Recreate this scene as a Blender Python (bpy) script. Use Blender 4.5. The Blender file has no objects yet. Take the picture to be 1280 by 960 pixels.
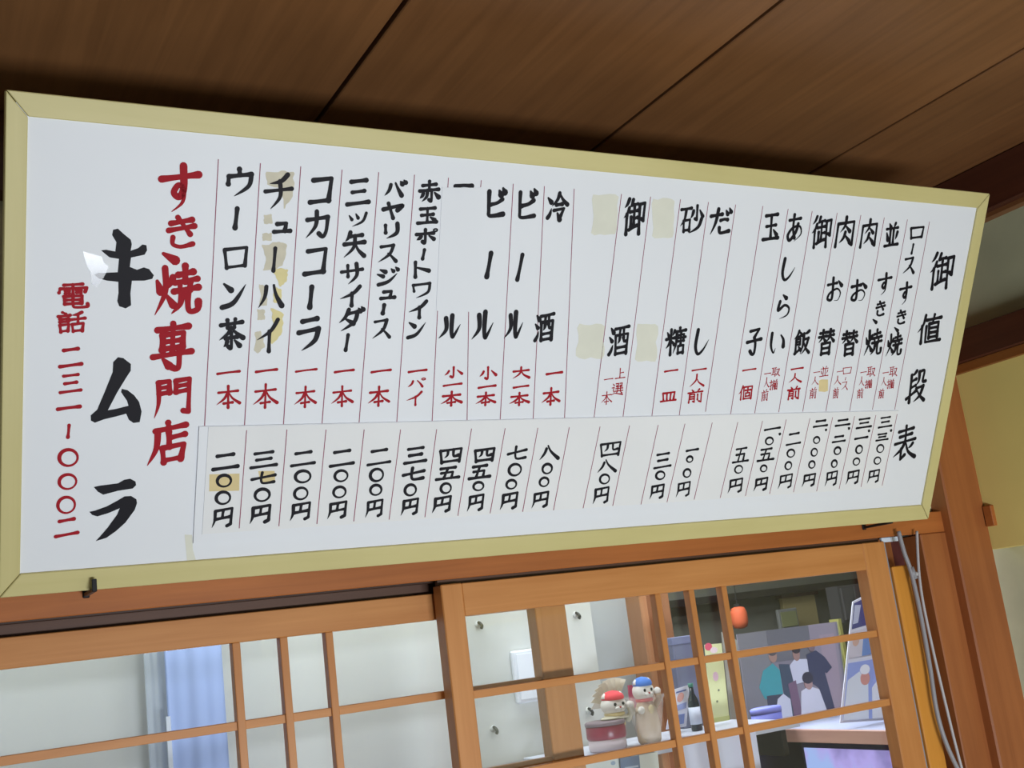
import bpy, bmesh, math, random
from mathutils import Vector, Matrix
random.seed(7)
S = bpy.context.scene
COL = S.collection

# ------------------------------------------------------------------ camera, light, exposure
# the origin is the photographer's eye; x runs along the lattice doors, y towards them, z up
FPX = 1441.31
RIGHT = Vector((0.87558841, -0.46724446, -0.1225869))      # image right, in scene axes
DOWN = Vector((-0.00536912, 0.24434357, -0.96967386))
FWD = Vector((0.48302806, 0.84969338, 0.21143571))
cam_data = bpy.data.cameras.new('camera')
cam = bpy.data.objects.new('camera', cam_data)
COL.objects.link(cam)
cam_data.sensor_width = 36.0
cam_data.lens = FPX / 1280 * 36.0
cam_data.clip_start = 0.02
m = Matrix((RIGHT, -DOWN, -FWD)).transposed().to_4x4()
cam.matrix_world = m
S.camera = cam

w = bpy.data.worlds.new('world')
S.world = w
w.use_nodes = True
w.node_tree.nodes['Background'].inputs[0].default_value = (0.80, 0.90, 1.0, 1)
w.node_tree.nodes['Background'].inputs[1].default_value = 0.12

def area(name, loc, target, sx, sy, power, col):
    L = bpy.data.lights.new(name, 'AREA')
    L.shape = 'RECTANGLE'; L.size = sx; L.size_y = sy; L.energy = power; L.color = col
    o = bpy.data.objects.new(name, L); COL.objects.link(o)
    o.location = loc
    o.rotation_euler = (Vector(target) - Vector(loc)).to_track_quat('-Z', 'Y').to_euler()
    return o
area('low_bounce_light', (0.85, -0.95, -0.92), (1.0, 1.35, 0.35), 1.0, 0.34, 51, (0.90, 0.95, 1.0))  # unseen area light standing in for bounce off a bright tabletop
area('back_room_fill', (1.4, 2.5, 0.70), (1.4, 2.5, -1), 1.6, 0.5, 40, (0.86, 0.93, 1.0))  # unseen overhead light added to lift the back room
area('back_room_front_fill', (1.45, 1.64, 0.64), (1.45, 2.1, -0.3), 2.0, 0.08, 13, (0.9, 0.95, 1.0))  # added strip light, brightens the poster and shelf fronts from out of view
area('back_room_side_fill', (0.1, 1.64, 0.64), (0.1, 1.86, -0.1), 1.9, 0.06, 6.5, (0.9, 0.96, 1.0))  # extra unseen light for the pale wall behind the left door
S.view_settings.view_transform = 'Standard'
S.view_settings.look = 'None'
S.view_settings.gamma = 1.0
S.view_settings.use_curve_mapping = False
S.view_settings.exposure = 0.0

# ------------------------------------------------------------------ helpers
def ray(px, py):
    return RIGHT * ((px - 640) / FPX) + DOWN * ((py - 480) / FPX) + FWD
def at(px, py, y):
    """the point of the plane y = const seen at that pixel of the 1280x960 frame"""
    d = ray(px, py); return d * (y / d.y)
def atx(px, py, x):
    d = ray(px, py); return d * (x / d.x)
def srgb(c):
    return tuple(((v / 255) / 12.92 if v / 255 <= 0.04045 else ((v / 255 + 0.055) / 1.055) ** 2.4) for v in c)

def nt(name):
    mt = bpy.data.materials.new(name); mt.use_nodes = True
    t = mt.node_tree; b = t.nodes['Principled BSDF']
    return mt, t, b
def plain(name, rgb, rough=0.6, metal=0.0, noise=0.0, nscale=12.0, spec=0.5, coat=0.0):
    mt, t, b = nt(name)
    c = (*srgb(rgb), 1)
    b.inputs['Base Color'].default_value = c
    b.inputs['Roughness'].default_value = rough
    b.inputs['Metallic'].default_value = metal
    b.inputs['Specular IOR Level'].default_value = spec
    b.inputs['Coat Weight'].default_value = coat
    if noise > 0:
        tc = t.nodes.new('ShaderNodeTexCoord'); n = t.nodes.new('ShaderNodeTexNoise')
        n.inputs['Scale'].default_value = nscale; n.inputs['Detail'].default_value = 5
        t.links.new(tc.outputs['Object'], n.inputs['Vector'])
        r = t.nodes.new('ShaderNodeValToRGB')
        r.color_ramp.elements[0].position = 0.3; r.color_ramp.elements[1].position = 0.7
        r.color_ramp.elements[0].color = (*[v * (1 - noise) for v in c[:3]], 1)
        r.color_ramp.elements[1].color = (*[min(1, v * (1 + noise)) for v in c[:3]], 1)
        t.links.new(n.outputs['Fac'], r.inputs['Fac'])
        t.links.new(r.outputs['Color'], b.inputs['Base Color'])
    return mt
def wood(name, a, b_, axis='z', rough=0.45, scale=1.0, bump=0.06, wave=0.5):
    """planed timber: grain stretched along one object axis"""
    mt, t, b = nt(name)
    tc = t.nodes.new('ShaderNodeTexCoord'); mp = t.nodes.new('ShaderNodeMapping')
    s = {'x': (1.2, 30, 30), 'y': (30, 1.2, 30), 'z': (30, 30, 1.2)}[axis]
    mp.inputs['Scale'].default_value = tuple(v * scale for v in s)
    t.links.new(tc.outputs['Object'], mp.inputs['Vector'])
    n = t.nodes.new('ShaderNodeTexNoise'); n.inputs['Scale'].default_value = 2.2; n.inputs['Detail'].default_value = 8
    n.inputs['Roughness'].default_value = 0.62; n.inputs['Distortion'].default_value = wave
    t.links.new(mp.outputs['Vector'], n.inputs['Vector'])
    n2 = t.nodes.new('ShaderNodeTexNoise'); n2.inputs['Scale'].default_value = 3.0; n2.inputs['Detail'].default_value = 3
    t.links.new(tc.outputs['Object'], n2.inputs['Vector'])
    mx = t.nodes.new('ShaderNodeMath'); mx.operation = 'MULTIPLY_ADD'
    mx.inputs[1].default_value = 0.45; 
    t.links.new(n2.outputs['Fac'], mx.inputs[0])
    m2 = t.nodes.new('ShaderNodeMath'); m2.operation = 'MULTIPLY'; m2.inputs[1].default_value = 0.6
    t.links.new(n.outputs['Fac'], m2.inputs[0]); t.links.new(m2.outputs[0], mx.inputs[2])
    r = t.nodes.new('ShaderNodeValToRGB')
    r.color_ramp.elements[0].position = 0.34; r.color_ramp.elements[1].position = 0.70
    r.color_ramp.elements[0].color = (*srgb(a), 1); r.color_ramp.elements[1].color = (*srgb(b_), 1)
    t.links.new(mx.outputs[0], r.inputs['Fac']); t.links.new(r.outputs['Color'], b.inputs['Base Color'])
    b.inputs['Roughness'].default_value = rough
    bp = t.nodes.new('ShaderNodeBump'); bp.inputs['Strength'].default_value = bump; bp.inputs['Distance'].default_value = 0.002
    t.links.new(n.outputs['Fac'], bp.inputs['Height']); t.links.new(bp.outputs['Normal'], b.inputs['Normal'])
    return mt

def finish(name, bm, mat, parent=None, smooth=False):
    me = bpy.data.meshes.new(name); bm.normal_update(); bm.to_mesh(me); bm.free()
    if mat: me.materials.append(mat)
    if smooth:
        for p in me.polygons: p.use_smooth = True
    o = bpy.data.objects.new(name, me); COL.objects.link(o)
    if parent is not None: o.parent = parent
    return o
def add_box(bm, x0, x1, y0, y1, z0, z1, bev=0.0):
    r = bmesh.ops.create_cube(bm, size=1.0)
    vs = r['verts']
    for v in vs:
        v.co = Vector(((x0 + x1) / 2 + v.co.x * (x1 - x0), (y0 + y1) / 2 + v.co.y * (y1 - y0), (z0 + z1) / 2 + v.co.z * (z1 - z0)))
    if bev > 0:
        es = list({e for v in vs for e in v.link_edges})
        bmesh.ops.bevel(bm, geom=es, offset=bev, segments=1, affect='EDGES')
def box(name, x0, x1, y0, y1, z0, z1, mat, parent=None, bev=0.0):
    """a box whose object origin is its own centre, in its parent's axes"""
    c = Vector(((x0 + x1) / 2, (y0 + y1) / 2, (z0 + z1) / 2))
    bm = bmesh.new(); add_box(bm, x0 - c.x, x1 - c.x, y0 - c.y, y1 - c.y, z0 - c.z, z1 - c.z, bev)
    o = finish(name, bm, mat, parent)
    o.location = c
    if parent is not None: o.location = c - parent.location
    return o
def tag(o, label=None, cat=None, group=None, kind=None):
    if label: o['label'] = label
    if cat: o['category'] = cat
    if group: o['group'] = group
    if kind: o['kind'] = kind
    return o
def empty(name, loc, label=None, cat=None, group=None, kind=None):
    o = bpy.data.objects.new(name, None); o.empty_display_size = 0.05; COL.objects.link(o)
    o.location = loc; o['_base'] = tuple(loc)
    return tag(o, label, cat, group, kind)
def lathe(bm, prof, c, seg=28, sx=1.0, sy=1.0):
    rings = []
    for r, z in prof:
        rings.append([bm.verts.new((c[0] + r * sx * math.cos(2 * math.pi * i / seg), c[1] + r * sy * math.sin(2 * math.pi * i / seg), c[2] + z)) for i in range(seg)])
    for a, b in zip(rings, rings[1:]):
        for i in range(seg): bm.faces.new((a[i], a[(i + 1) % seg], b[(i + 1) % seg], b[i]))
    bm.faces.new(rings[0][::-1]); bm.faces.new(rings[-1])
def ball(bm, c, r, s=(1, 1, 1), u=16, v=12, rot=None):
    mt = Matrix.Translation(c) @ (rot or Matrix()) @ Matrix.Diagonal((s[0] * r, s[1] * r, s[2] * r, 1))
    bmesh.ops.create_uvsphere(bm, u_segments=u, v_segments=v, radius=1.0, matrix=mt)
def spline(pts, n=8):
    out = []
    P = [pts[0]] + list(pts) + [pts[-1]]
    for i in range(1, len(P) - 2):
        a, b, c, d = P[i - 1], P[i], P[i + 1], P[i + 2]
        for k in range(n):
            t = k / n
            out.append(0.5 * ((2 * b) + (c - a) * t + (2 * a - 5 * b + 4 * c - d) * t * t + (3 * b - a - 3 * c + d) * t ** 3))
    out.append(pts[-1]); return out
def tube(bm, pts, r, seg=12):
    rings = []
    for i, p in enumerate(pts):
        t = (pts[min(i + 1, len(pts) - 1)] - pts[max(i - 1, 0)]).normalized()
        a = t.cross(Vector((0, 1, 0.01))).normalized(); b = t.cross(a)
        rr = r[i] if isinstance(r, (list, tuple)) else r
        rings.append([bm.verts.new(p + (a * math.cos(2 * math.pi * k / seg) + b * math.sin(2 * math.pi * k / seg)) * rr) for k in range(seg)])
    for a, b in zip(rings, rings[1:]):
        for k in range(seg): bm.faces.new((a[k], a[(k + 1) % seg], b[(k + 1) % seg], b[k]))
    bm.faces.new(rings[0][::-1]); bm.faces.new(rings[-1])
def plate(bm, pts, M, z0, z1):
    """an n-gon prism: 2-D points, placed by matrix M (local x, y in the plane, z out of it)"""
    lo = [bm.verts.new(M @ Vector((p[0], p[1], z0))) for p in pts]
    hi = [bm.verts.new(M @ Vector((p[0], p[1], z1))) for p in pts]
    area2 = sum(pts[i][0] * pts[(i + 1) % len(pts)][1] - pts[(i + 1) % len(pts)][0] * pts[i][1] for i in range(len(pts)))
    if area2 < 0: lo.reverse(); hi.reverse()
    n = len(pts)
    bm.faces.new(hi); bm.faces.new(lo[::-1])
    for i in range(n): bm.faces.new((lo[i], lo[(i + 1) % n], hi[(i + 1) % n], hi[i]))

# ------------------------------------------------------------------ materials
M_groove_shade = wood('groove_shade_wood', (46, 28, 20), (62, 38, 28), 'x')  # dark tone paints in the shade inside the lintel groove
M_tongue_shade = wood('tongue_shade_wood', (78, 50, 38), (96, 64, 48), 'x')  # kept darker than the door wood to paint the shade above the rail
M_door = wood('door_wood_upright', (180, 116, 58), (204, 142, 82), 'z')
M_doorh = wood('door_wood_level', (180, 116, 58), (204, 142, 82), 'x')
M_beam = wood('lintel_wood', (150, 84, 36), (182, 108, 52), 'x')
M_post = wood('post_wood', (140, 80, 40), (170, 104, 56), 'z', scale=0.7)
M_jamb = wood('jamb_wood', (196, 130, 44), (216, 148, 60), 'z')
M_dark = wood('dark_beam_wood', (64, 30, 20), (84, 44, 28), 'y')
M_ceil = wood('ceiling_board_wood', (104, 68, 38), (130, 88, 52), 'y', rough=0.5, scale=0.6, wave=1.2)
M_gap = plain('dark_gap', (22, 14, 10), 0.9)
M_frame = wood('painted_frame', (186, 176, 116), (206, 196, 140), 'x', rough=0.5, scale=0.35, bump=0.02)
M_framev = wood('painted_frame_upright', (186, 176, 116), (206, 196, 140), 'y', rough=0.5, scale=0.35, bump=0.02)
M_board = plain('white_sign_board', (222, 226, 232), 0.5, noise=0.012, nscale=5)
M_paper = plain('white_price_paper', (224, 226, 228), 0.6, noise=0.02, nscale=9)
M_patch = plain('white_cover_paper', (222, 226, 232), 0.55, noise=0.01)
M_ink = plain('black_ink', (13, 11, 22), 0.6, spec=0.22)
M_red = plain('red_ink', (158, 10, 30), 0.65, spec=0.22)
M_rule = plain('rule_ink', (140, 58, 88), 0.6)
M_plaster = plain('cream_plaster', (206, 206, 172), 0.9, noise=0.05, nscale=20)
M_panel = plain('yellow_panel', (232, 216, 132), 0.8, noise=0.03, nscale=6)
M_plaster_g = plain('grey_green_plaster', (172, 176, 146), 0.9, noise=0.08, nscale=9)
M_iron = plain('black_iron', (42, 42, 44), 0.45, metal=0.6)
M_pipe = plain('grey_pipe', (142, 142, 148), 0.45)
M_cable = plain('grey_cable', (178, 176, 180), 0.5)
M_white = plain('white_wall', (206, 208, 204), 0.8, noise=0.02, nscale=6)
M_blue = plain('pale_blue_reflection', (152, 170, 212), 0.9, noise=0.02, nscale=5)
M_wood2 = wood('inner_wood', (166, 112, 76), (190, 136, 98), 'z')
M_shelf = wood('shelf_wood', (170, 128, 112), (192, 150, 130), 'y')
def glass():
    mt, t, b = nt('window_glass')
    t.nodes.remove(b)
    o = t.nodes['Material Output']
    tr = t.nodes.new('ShaderNodeBsdfTransparent'); tr.inputs[0].default_value = (0.96, 0.97, 0.985, 1)
    gl = t.nodes.new('ShaderNodeBsdfGlossy'); gl.inputs['Roughness'].default_value = 0.03
    fr = t.nodes.new('ShaderNodeFresnel'); fr.inputs['IOR'].default_value = 1.5
    mx = t.nodes.new('ShaderNodeMixShader')
    ge = t.nodes.new('ShaderNodeNewGeometry'); ma = t.nodes.new('ShaderNodeMath'); ma.operation = 'MULTIPLY_ADD'
    ma.inputs[1].default_value = 1 / 1.5 - 1.5; ma.inputs[2].default_value = 1.5      # same index on the way out: the pane bends nothing
    t.links.new(ge.outputs['Backfacing'], ma.inputs[0]); t.links.new(ma.outputs[0], fr.inputs['IOR'])
    t.links.new(fr.outputs[0], mx.inputs[0]); t.links.new(tr.outputs[0], mx.inputs[1]); t.links.new(gl.outputs[0], mx.inputs[2])
    t.links.new(mx.outputs[0], o.inputs['Surface'])
    return mt
M_glass = glass()

# ------------------------------------------------------------------ the room
ZF, ZC = -1.67, 0.746                  # floor and ceiling
YW = 1.53                              # face of the wall above the lintel
XR = 1.832                             # face of the right wall
YL = 1.51                              # face of the lintel
box('floor', -2.2, 4.4, -3.2, 3.6, ZF - 0.05, ZF, plain('floor_stone', (150, 140, 125), 0.6, noise=0.1), bev=0)['kind'] = 'structure'

ceiling = box('ceiling', -2.2, 4.4, -3.2, 3.6, ZC + 0.012, ZC + 0.05, M_gap); ceiling['kind'] = 'structure'
base = Vector(ceiling.location)
box('back_room_boarding', XR + 0.03, 4.38, 1.6, 3.55, ZC + 0.001, ZC + 0.0115, M_ceil, ceiling)
seams = [0.554 + 0.4655 * k for k in range(-6, 3)] + [XR + 0.02]
for a, b in zip(seams, seams[1:]):
    if b - a < 0.02: continue
    bm = bmesh.new(); add_box(bm, -(b - a) / 2 + 0.0034, (b - a) / 2 - 0.0034, -2.35, 2.35, -0.006, 0.006, 0.0015)
    o = finish('ceiling_board', bm, M_ceil, ceiling); o.location = Vector(((a + b) / 2, -0.82, ZC + 0.006)) - base

# wall above the doors: plaster, upper beam and the lintel that carries the doors
wall = box('wall_back', -2.2, XR - 0.02, YW, YW + 0.05, 0.128, ZC - 0.11, M_plaster); wall['kind'] = 'structure'
tag(box('trim_1', -2.2, XR, YW - 0.03, YW + 0.06, ZC - 0.115, ZC, wood('upper_beam_wood', (70, 36, 22), (92, 52, 32), 'x'), bev=0.002), kind='structure')
lintel = empty('trim_2', (0.8, YL, 0.0889), kind='structure')
box('lintel_face', -2.2, 1.852, YL, YL + 0.006, 0.0889, 0.1268, M_beam, lintel, 0.001)
box('lintel_top', -2.2, 1.80, YL + 0.006, YL + 0.13, 0.112, 0.1262, M_groove_shade, lintel, 0.001)
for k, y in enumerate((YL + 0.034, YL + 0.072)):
    box('track_ridge', -2.2, 1.66, y, y + 0.006, 0.0875, 0.112, M_groove_shade, lintel, 0.001)
box('track_back', -2.2, 1.66, YL + 0.11, YL + 0.13, 0.0889, 0.112, M_groove_shade, lintel, 0.001)

box('lintel_end', XR - 0.009, XR + 0.002, 1.470, 1.488, 0.0885, 0.1268, M_beam, lintel, 0.001)

# right wall, running towards the photographer
wr = box('wall_right', XR + 0.05, XR + 0.12, -3.2, 1.56, ZF, ZC, M_plaster); wr['kind'] = 'structure'
p = box('plaster_panel', XR + 0.01, XR + 0.05, -3.2, 1.56, 0.44, 0.68, M_plaster_g, wr); 
p = box('soffit_panel', XR, XR + 0.05, -3.2, 1.50, 0.0457, 0.39, M_panel, wr, 0.001); p['label'] = 'yellow painted soffit panel'
box('beam', XR - 0.02, XR + 0.05, -3.2, 1.56, 0.400, 0.460, M_dark, wr, 0.002)
box('beam_strip', XR - 0.010, XR + 0.05, -3.2, 1.56, 0.382, 0.400, wood('beam_strip_wood', (120, 70, 28), (146, 90, 40), 'y'), wr, 0.001)
box('cornice', XR - 0.03, XR + 0.05, -3.2, 1.50, 0.656, ZC - 0.001, M_dark, wr, 0.002)
box('cornice_strip', XR - 0.012, XR + 0.05, -3.2, 1.50, 0.648, 0.656, wood('cornice_strip_wood', (110, 70, 40), (130, 86, 50), 'y'), wr)

# post and jambs to the right of the doors
tag(box('trim_3', 1.735, XR, 1.49, 1.60, ZF, ZC - 0.115, M_post, bev=0.003), kind='structure')
tag(box('trim_4', 1.671, 1.737, YL, YL + 0.09, ZF, 0.0885, M_post, bev=0.002), kind='structure')
tag(box('trim_5', 1.588, 1.628, YL + 0.003, YL + 0.05, ZF, 0.036, M_jamb, bev=0.0015), kind='structure')
tag(box('trim_6', 1.590, 1.640, YL + 0.045, YL + 0.06, 0.03, 0.0885, M_post), kind='structure')
tag(box('wall_gap', 1.62, 1.68, YL + 0.05, YL + 0.06, ZF, 0.0885, plain('gap_wood', (92, 40, 34), 0.8)), kind='structure')

# ------------------------------------------------------------------ the two sliding lattice doors
def lattice_door(name, x0, x1, y, bars, top, stile_w, kumi, tongue=False):
    d = empty(name, ((x0 + x1) / 2, y + 0.015, ZF), kind='structure')
    tt = 0.028
    zr = 0.0355
    box('stile', x0, x0 + stile_w, y, y + tt, ZF + 0.01, top, M_door, d, 0.0015)
    box('stile', x1 - stile_w - 0.02, x1, y, y + tt, ZF + 0.01, top, M_door, d, 0.0015)
    xa, xb = x0 + stile_w, x1 - stile_w - 0.02
    box('rail', xa, xb, y + 0.0006, y + tt - 0.001, zr, top - 0.0005, M_doorh, d, 0.001)
    if tongue: box('rail_tongue', x0 + 0.001, x1 - 0.001, y + 0.012, y + 0.020, top - 0.001, 0.1115, M_tongue_shade, d)
    box('rail', xa, xb, y + 0.0006, y + tt - 0.001, -1.05, -0.99, M_doorh, d, 0.001)
    box('rail', xa, xb, y + 0.0006, y + tt - 0.001, ZF + 0.01, ZF + 0.09, M_doorh, d, 0.001)
    box('lower_panel', xa - 0.002, xb + 0.002, y + 0.012, y + 0.018, ZF + 0.085, -1.045, M_doorh, d)
    for k in kumi:
        box('lattice_upright', k - 0.0054, k + 0.0054, y + 0.001, y + 0.017, -0.99, zr, M_door, d, 0.0008)
    z = bars[0]
    while z > -0.95:
        box('lattice_bar', xa, xb, y + 0.004, y + 0.016, z - 0.0056, z + 0.0056, M_doorh, d, 0.0006)
        z -= bars[1]
    g = box('glass_pane', xa - 0.004, xb + 0.004, y + 0.0185, y + 0.0215, -0.992, zr + 0.004, M_glass, d)
    return d
lattice_door('door_1', 0.7038, 1.583, YL + 0.0057, (-0.0748, 0.1165), 0.0825, 0.034, (1.0766, 1.1427, 1.2090), True)
lattice_door('door_2', 0.048, 0.926, 1.5507, (-0.0707, 0.1155), 0.0735, 0.034, (0.4158, 0.4805, 0.5450), True)
box('edge_strip', 1.5835, 1.5870, YL + 0.008, YL + 0.030, -0.6, 0.081, M_pipe, bpy.data.objects['door_1'], 0.0005)['label'] = 'grey draught strip'
box('gap_light_strip', 1.584, 1.625, YL + 0.012, YL + 0.016, 0.0805, 0.0885, plain('gap_light_white', (214, 226, 240), 0.5), lintel)['label'] = 'white strip painted as light through the gap'  # white colour stands in for light coming through the gap under the lintel

# ------------------------------------------------------------------ the menu sign, leaning forward above the doors
EX = Vector((0.99991049, -0.01294993, -0.00336421)); EU = Vector((-0.00300964, -0.46268944, 0.88651532))
EN = EX.cross(EU)                                            # towards the room
P0 = Vector((0.12538132, 1.462, 0.11602967))
SIGN_M = Matrix((EX, EU, EN)).transposed().to_4x4(); SIGN_M.translation = P0
sign = bpy.data.objects.new('menu_sign', None); COL.objects.link(sign)
sign.matrix_world = SIGN_M
tag(sign, 'long white hand-lettered price board in a cream frame, leaning forward above the lattice doors', 'sign')
I4 = Matrix()
MM = 0.001
def spart(name, bm, mat, smooth=False):
    return finish(name, bm, mat, sign, smooth)
o = (-0.0030, 1.4959, -0.001, 0.5680)      # outer u0 u1 v0 v1
i = (0.0188, 1.4738, 0.0262, 0.5428)       # inner
bm = bmesh.new(); plate(bm, [(o[0] + .01, o[2] + .01), (o[1] - .01, o[2] + .01), (o[1] - .01, o[3] - .01), (o[0] + .01, o[3] - .01)], I4, -0.008, 0.0); spart('sign_board', bm, M_board)
for pts in ([(o[0], o[2]), (o[1], o[2]), (i[1], i[2]), (i[0], i[2])], [(o[0], o[3]), (i[0], i[3]), (i[1], i[3]), (o[1], o[3])],
            [(o[0], o[2]), (i[0], i[2]), (i[0], i[3]), (o[0], o[3])], [(o[1], o[2]), (o[1], o[3]), (i[1], i[3]), (i[1], i[2])]):
    cx = sum(p[0] for p in pts) / 4; cy = sum(p[1] for p in pts) / 4
    q = []
    for p in pts:                        # a hair of space at the mitres
        d = Vector((cx - p[0], cy - p[1])); q.append((p[0] + (0.0006 if abs(d.x) > abs(d.y) else 0) * (1 if d.x > 0 else -1), p[1] + (0.0006 if abs(d.y) >= abs(d.x) else 0) * (1 if d.y > 0 else -1)))
    bm = bmesh.new(); plate(bm, q, I4, -0.017, 0.0035)
    bmesh.ops.bevel(bm, geom=[e for e in bm.edges], offset=0.0009, segments=1, affect='EDGES')
    spart('frame_strip', bm, M_frame if abs(pts[0][0] - pts[1][0]) + abs(pts[0][0] - pts[3][0]) > 1.4 else M_framev)
def quadpart(name, pts, z0, z1, mat):
    bm = bmesh.new(); plate(bm, [(a * MM, b * MM) for a, b in pts], I4, z0, z1); return spart(name, bm, mat)
# the price strip: a card with a second paper on it
quadpart('price_card', [(215.4, 197.6), (1377.5, 198.3), (1376.2, 50.7), (215.2, 48.9)], 0, 0.0022, M_board)
quadpart('price_paper', [(226.3, 196.9), (1374.4, 197.7), (1371.5, 63.0), (225.3, 60.2)], 0.0022, 0.0029, M_paper)
quadpart('cover_paper', [(505.6, 504.3), (563.2, 508.0), (577.6, 348.8), (513.1, 345.9)], 0.0, 0.0006, M_patch)
# stains and bits of old tape
M_st1 = plain('old_tape', (214, 196, 146), 0.7, noise=0.05, nscale=60)
M_st2 = plain('faded_mark', (215, 216, 203), 0.8, noise=0.03, nscale=40)
M_st3 = plain('correction_paint', (206, 201, 182), 0.8, noise=0.06, nscale=60)
M_st4 = plain('yellow_stain', (221, 210, 156), 0.8, noise=0.05, nscale=60)
for pts, mt, z in (([(230.3, 137.2), (267.3, 136.6), (268.1, 114.4), (231.0, 115.4)], M_st1, 0.0029), ([(290.4, 138.8), (311.2, 138.2), (313.2, 123.5), (294.3, 124.7)], M_st1, 0.0029),
                   ([(1190.9, 250), (1196, 252), (1209.6, 251.8), (1213.5, 233.1), (1207, 231.3), (1194.2, 232.3)], M_st1, 0), ([(935.7, 136.8), (969.5, 135.6), (972.7, 116.8), (938.8, 118.2)], M_paper, 0.0029),
                   ([(204.6, 60.2), (213.9, 59.3), (215.5, 40.4), (220.5, 24.4), (209.2, 25.4)], M_st2, 0), ([(1183.9, 176.4), (1223.1, 175.5), (1226.2, 161.4), (1186.8, 162.4)], M_paper, 0.0029)):
    quadpart('tape_patch', pts, z, z + 0.0002, mt)
def blob(pts, seed, k=0.08, n=5):
    r = random.Random(seed); out = []
    for a in range(len(pts)):
        p, q = pts[a], pts[(a + 1) % len(pts)]
        L = math.hypot(q[0] - p[0], q[1] - p[1])
        for j in range(n):
            t = (j + 0.35) / n
            b = math.sin(math.pi * t) * L * k
            nx, ny = (q[1] - p[1]) / L, -(q[0] - p[0]) / L
            sgn = r.uniform(-0.3, 0.9) * b
            out.append((p[0] + (q[0] - p[0]) * t - nx * sgn * -1, p[1] + (q[1] - p[1]) * t - ny * sgn * -1))
    return out
for j, pts in enumerate(([[726.8, 511.9], [771.6, 515.1], [776.1, 459.8], [734.7, 455.3]], [[729.9, 333.2], [774.9, 334.1], [780.4, 282.3], [732.9, 284.1]],
                         [[826.3, 512.9], [865.9, 515.7], [873.2, 460.8], [835.1, 456.6]], [[827.2, 335.2], [865.4, 335.9], [872.4, 279.2], [833.8, 279.0]])):
    quadpart('faded_patch', blob(pts, j), 0, 0.0002, M_st2)
for j, pts in enumerate(([(277.7, 506), (300, 509), (313.3, 508), (313.5, 480.6), (303, 462), (296, 488), (281, 490)], [(278.4, 455), (288.8, 457.0), (290.6, 445.6), (280.2, 444.0)],
                         [(278.1, 433.1), (290.2, 434.9), (290.9, 424.8), (279.3, 424.0)], [(277.4, 419.9), (299, 424.7), (310, 422), (306.4, 396.5), (296, 390), (281.5, 388.1), (285, 404)],
                         [(277.6, 372.6), (288.4, 371.0), (290.2, 346.6), (280.3, 345.3)], [(277.5, 342.2), (287.3, 342.1), (288.4, 329.4), (278.5, 328.1)],
                         [(276.2, 313.6), (284.3, 315.8), (291.1, 295.9), (282, 287), (276.9, 290.8)])):
    quadpart('painted_over_mark', blob(pts, 20 + j, 0.12), 0.0, 0.0002, M_st3)
for j, pts in enumerate(([(293.4, 388.9), (302, 393), (313.0, 391.8), (312.5, 377.1), (303.9, 369.3), (299, 380)], [(295.3, 370.1), (306.5, 367.7), (308.2, 349.0), (296.9, 350.5)], [(293.0, 344.5), (311.7, 338), (310, 312), (298.9, 298.8), (294.0, 303.6), (300, 322)])):
    quadpart('painted_over_mark', blob(pts, 40 + j, 0.12), 0.0002, 0.00035, M_st4)

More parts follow.
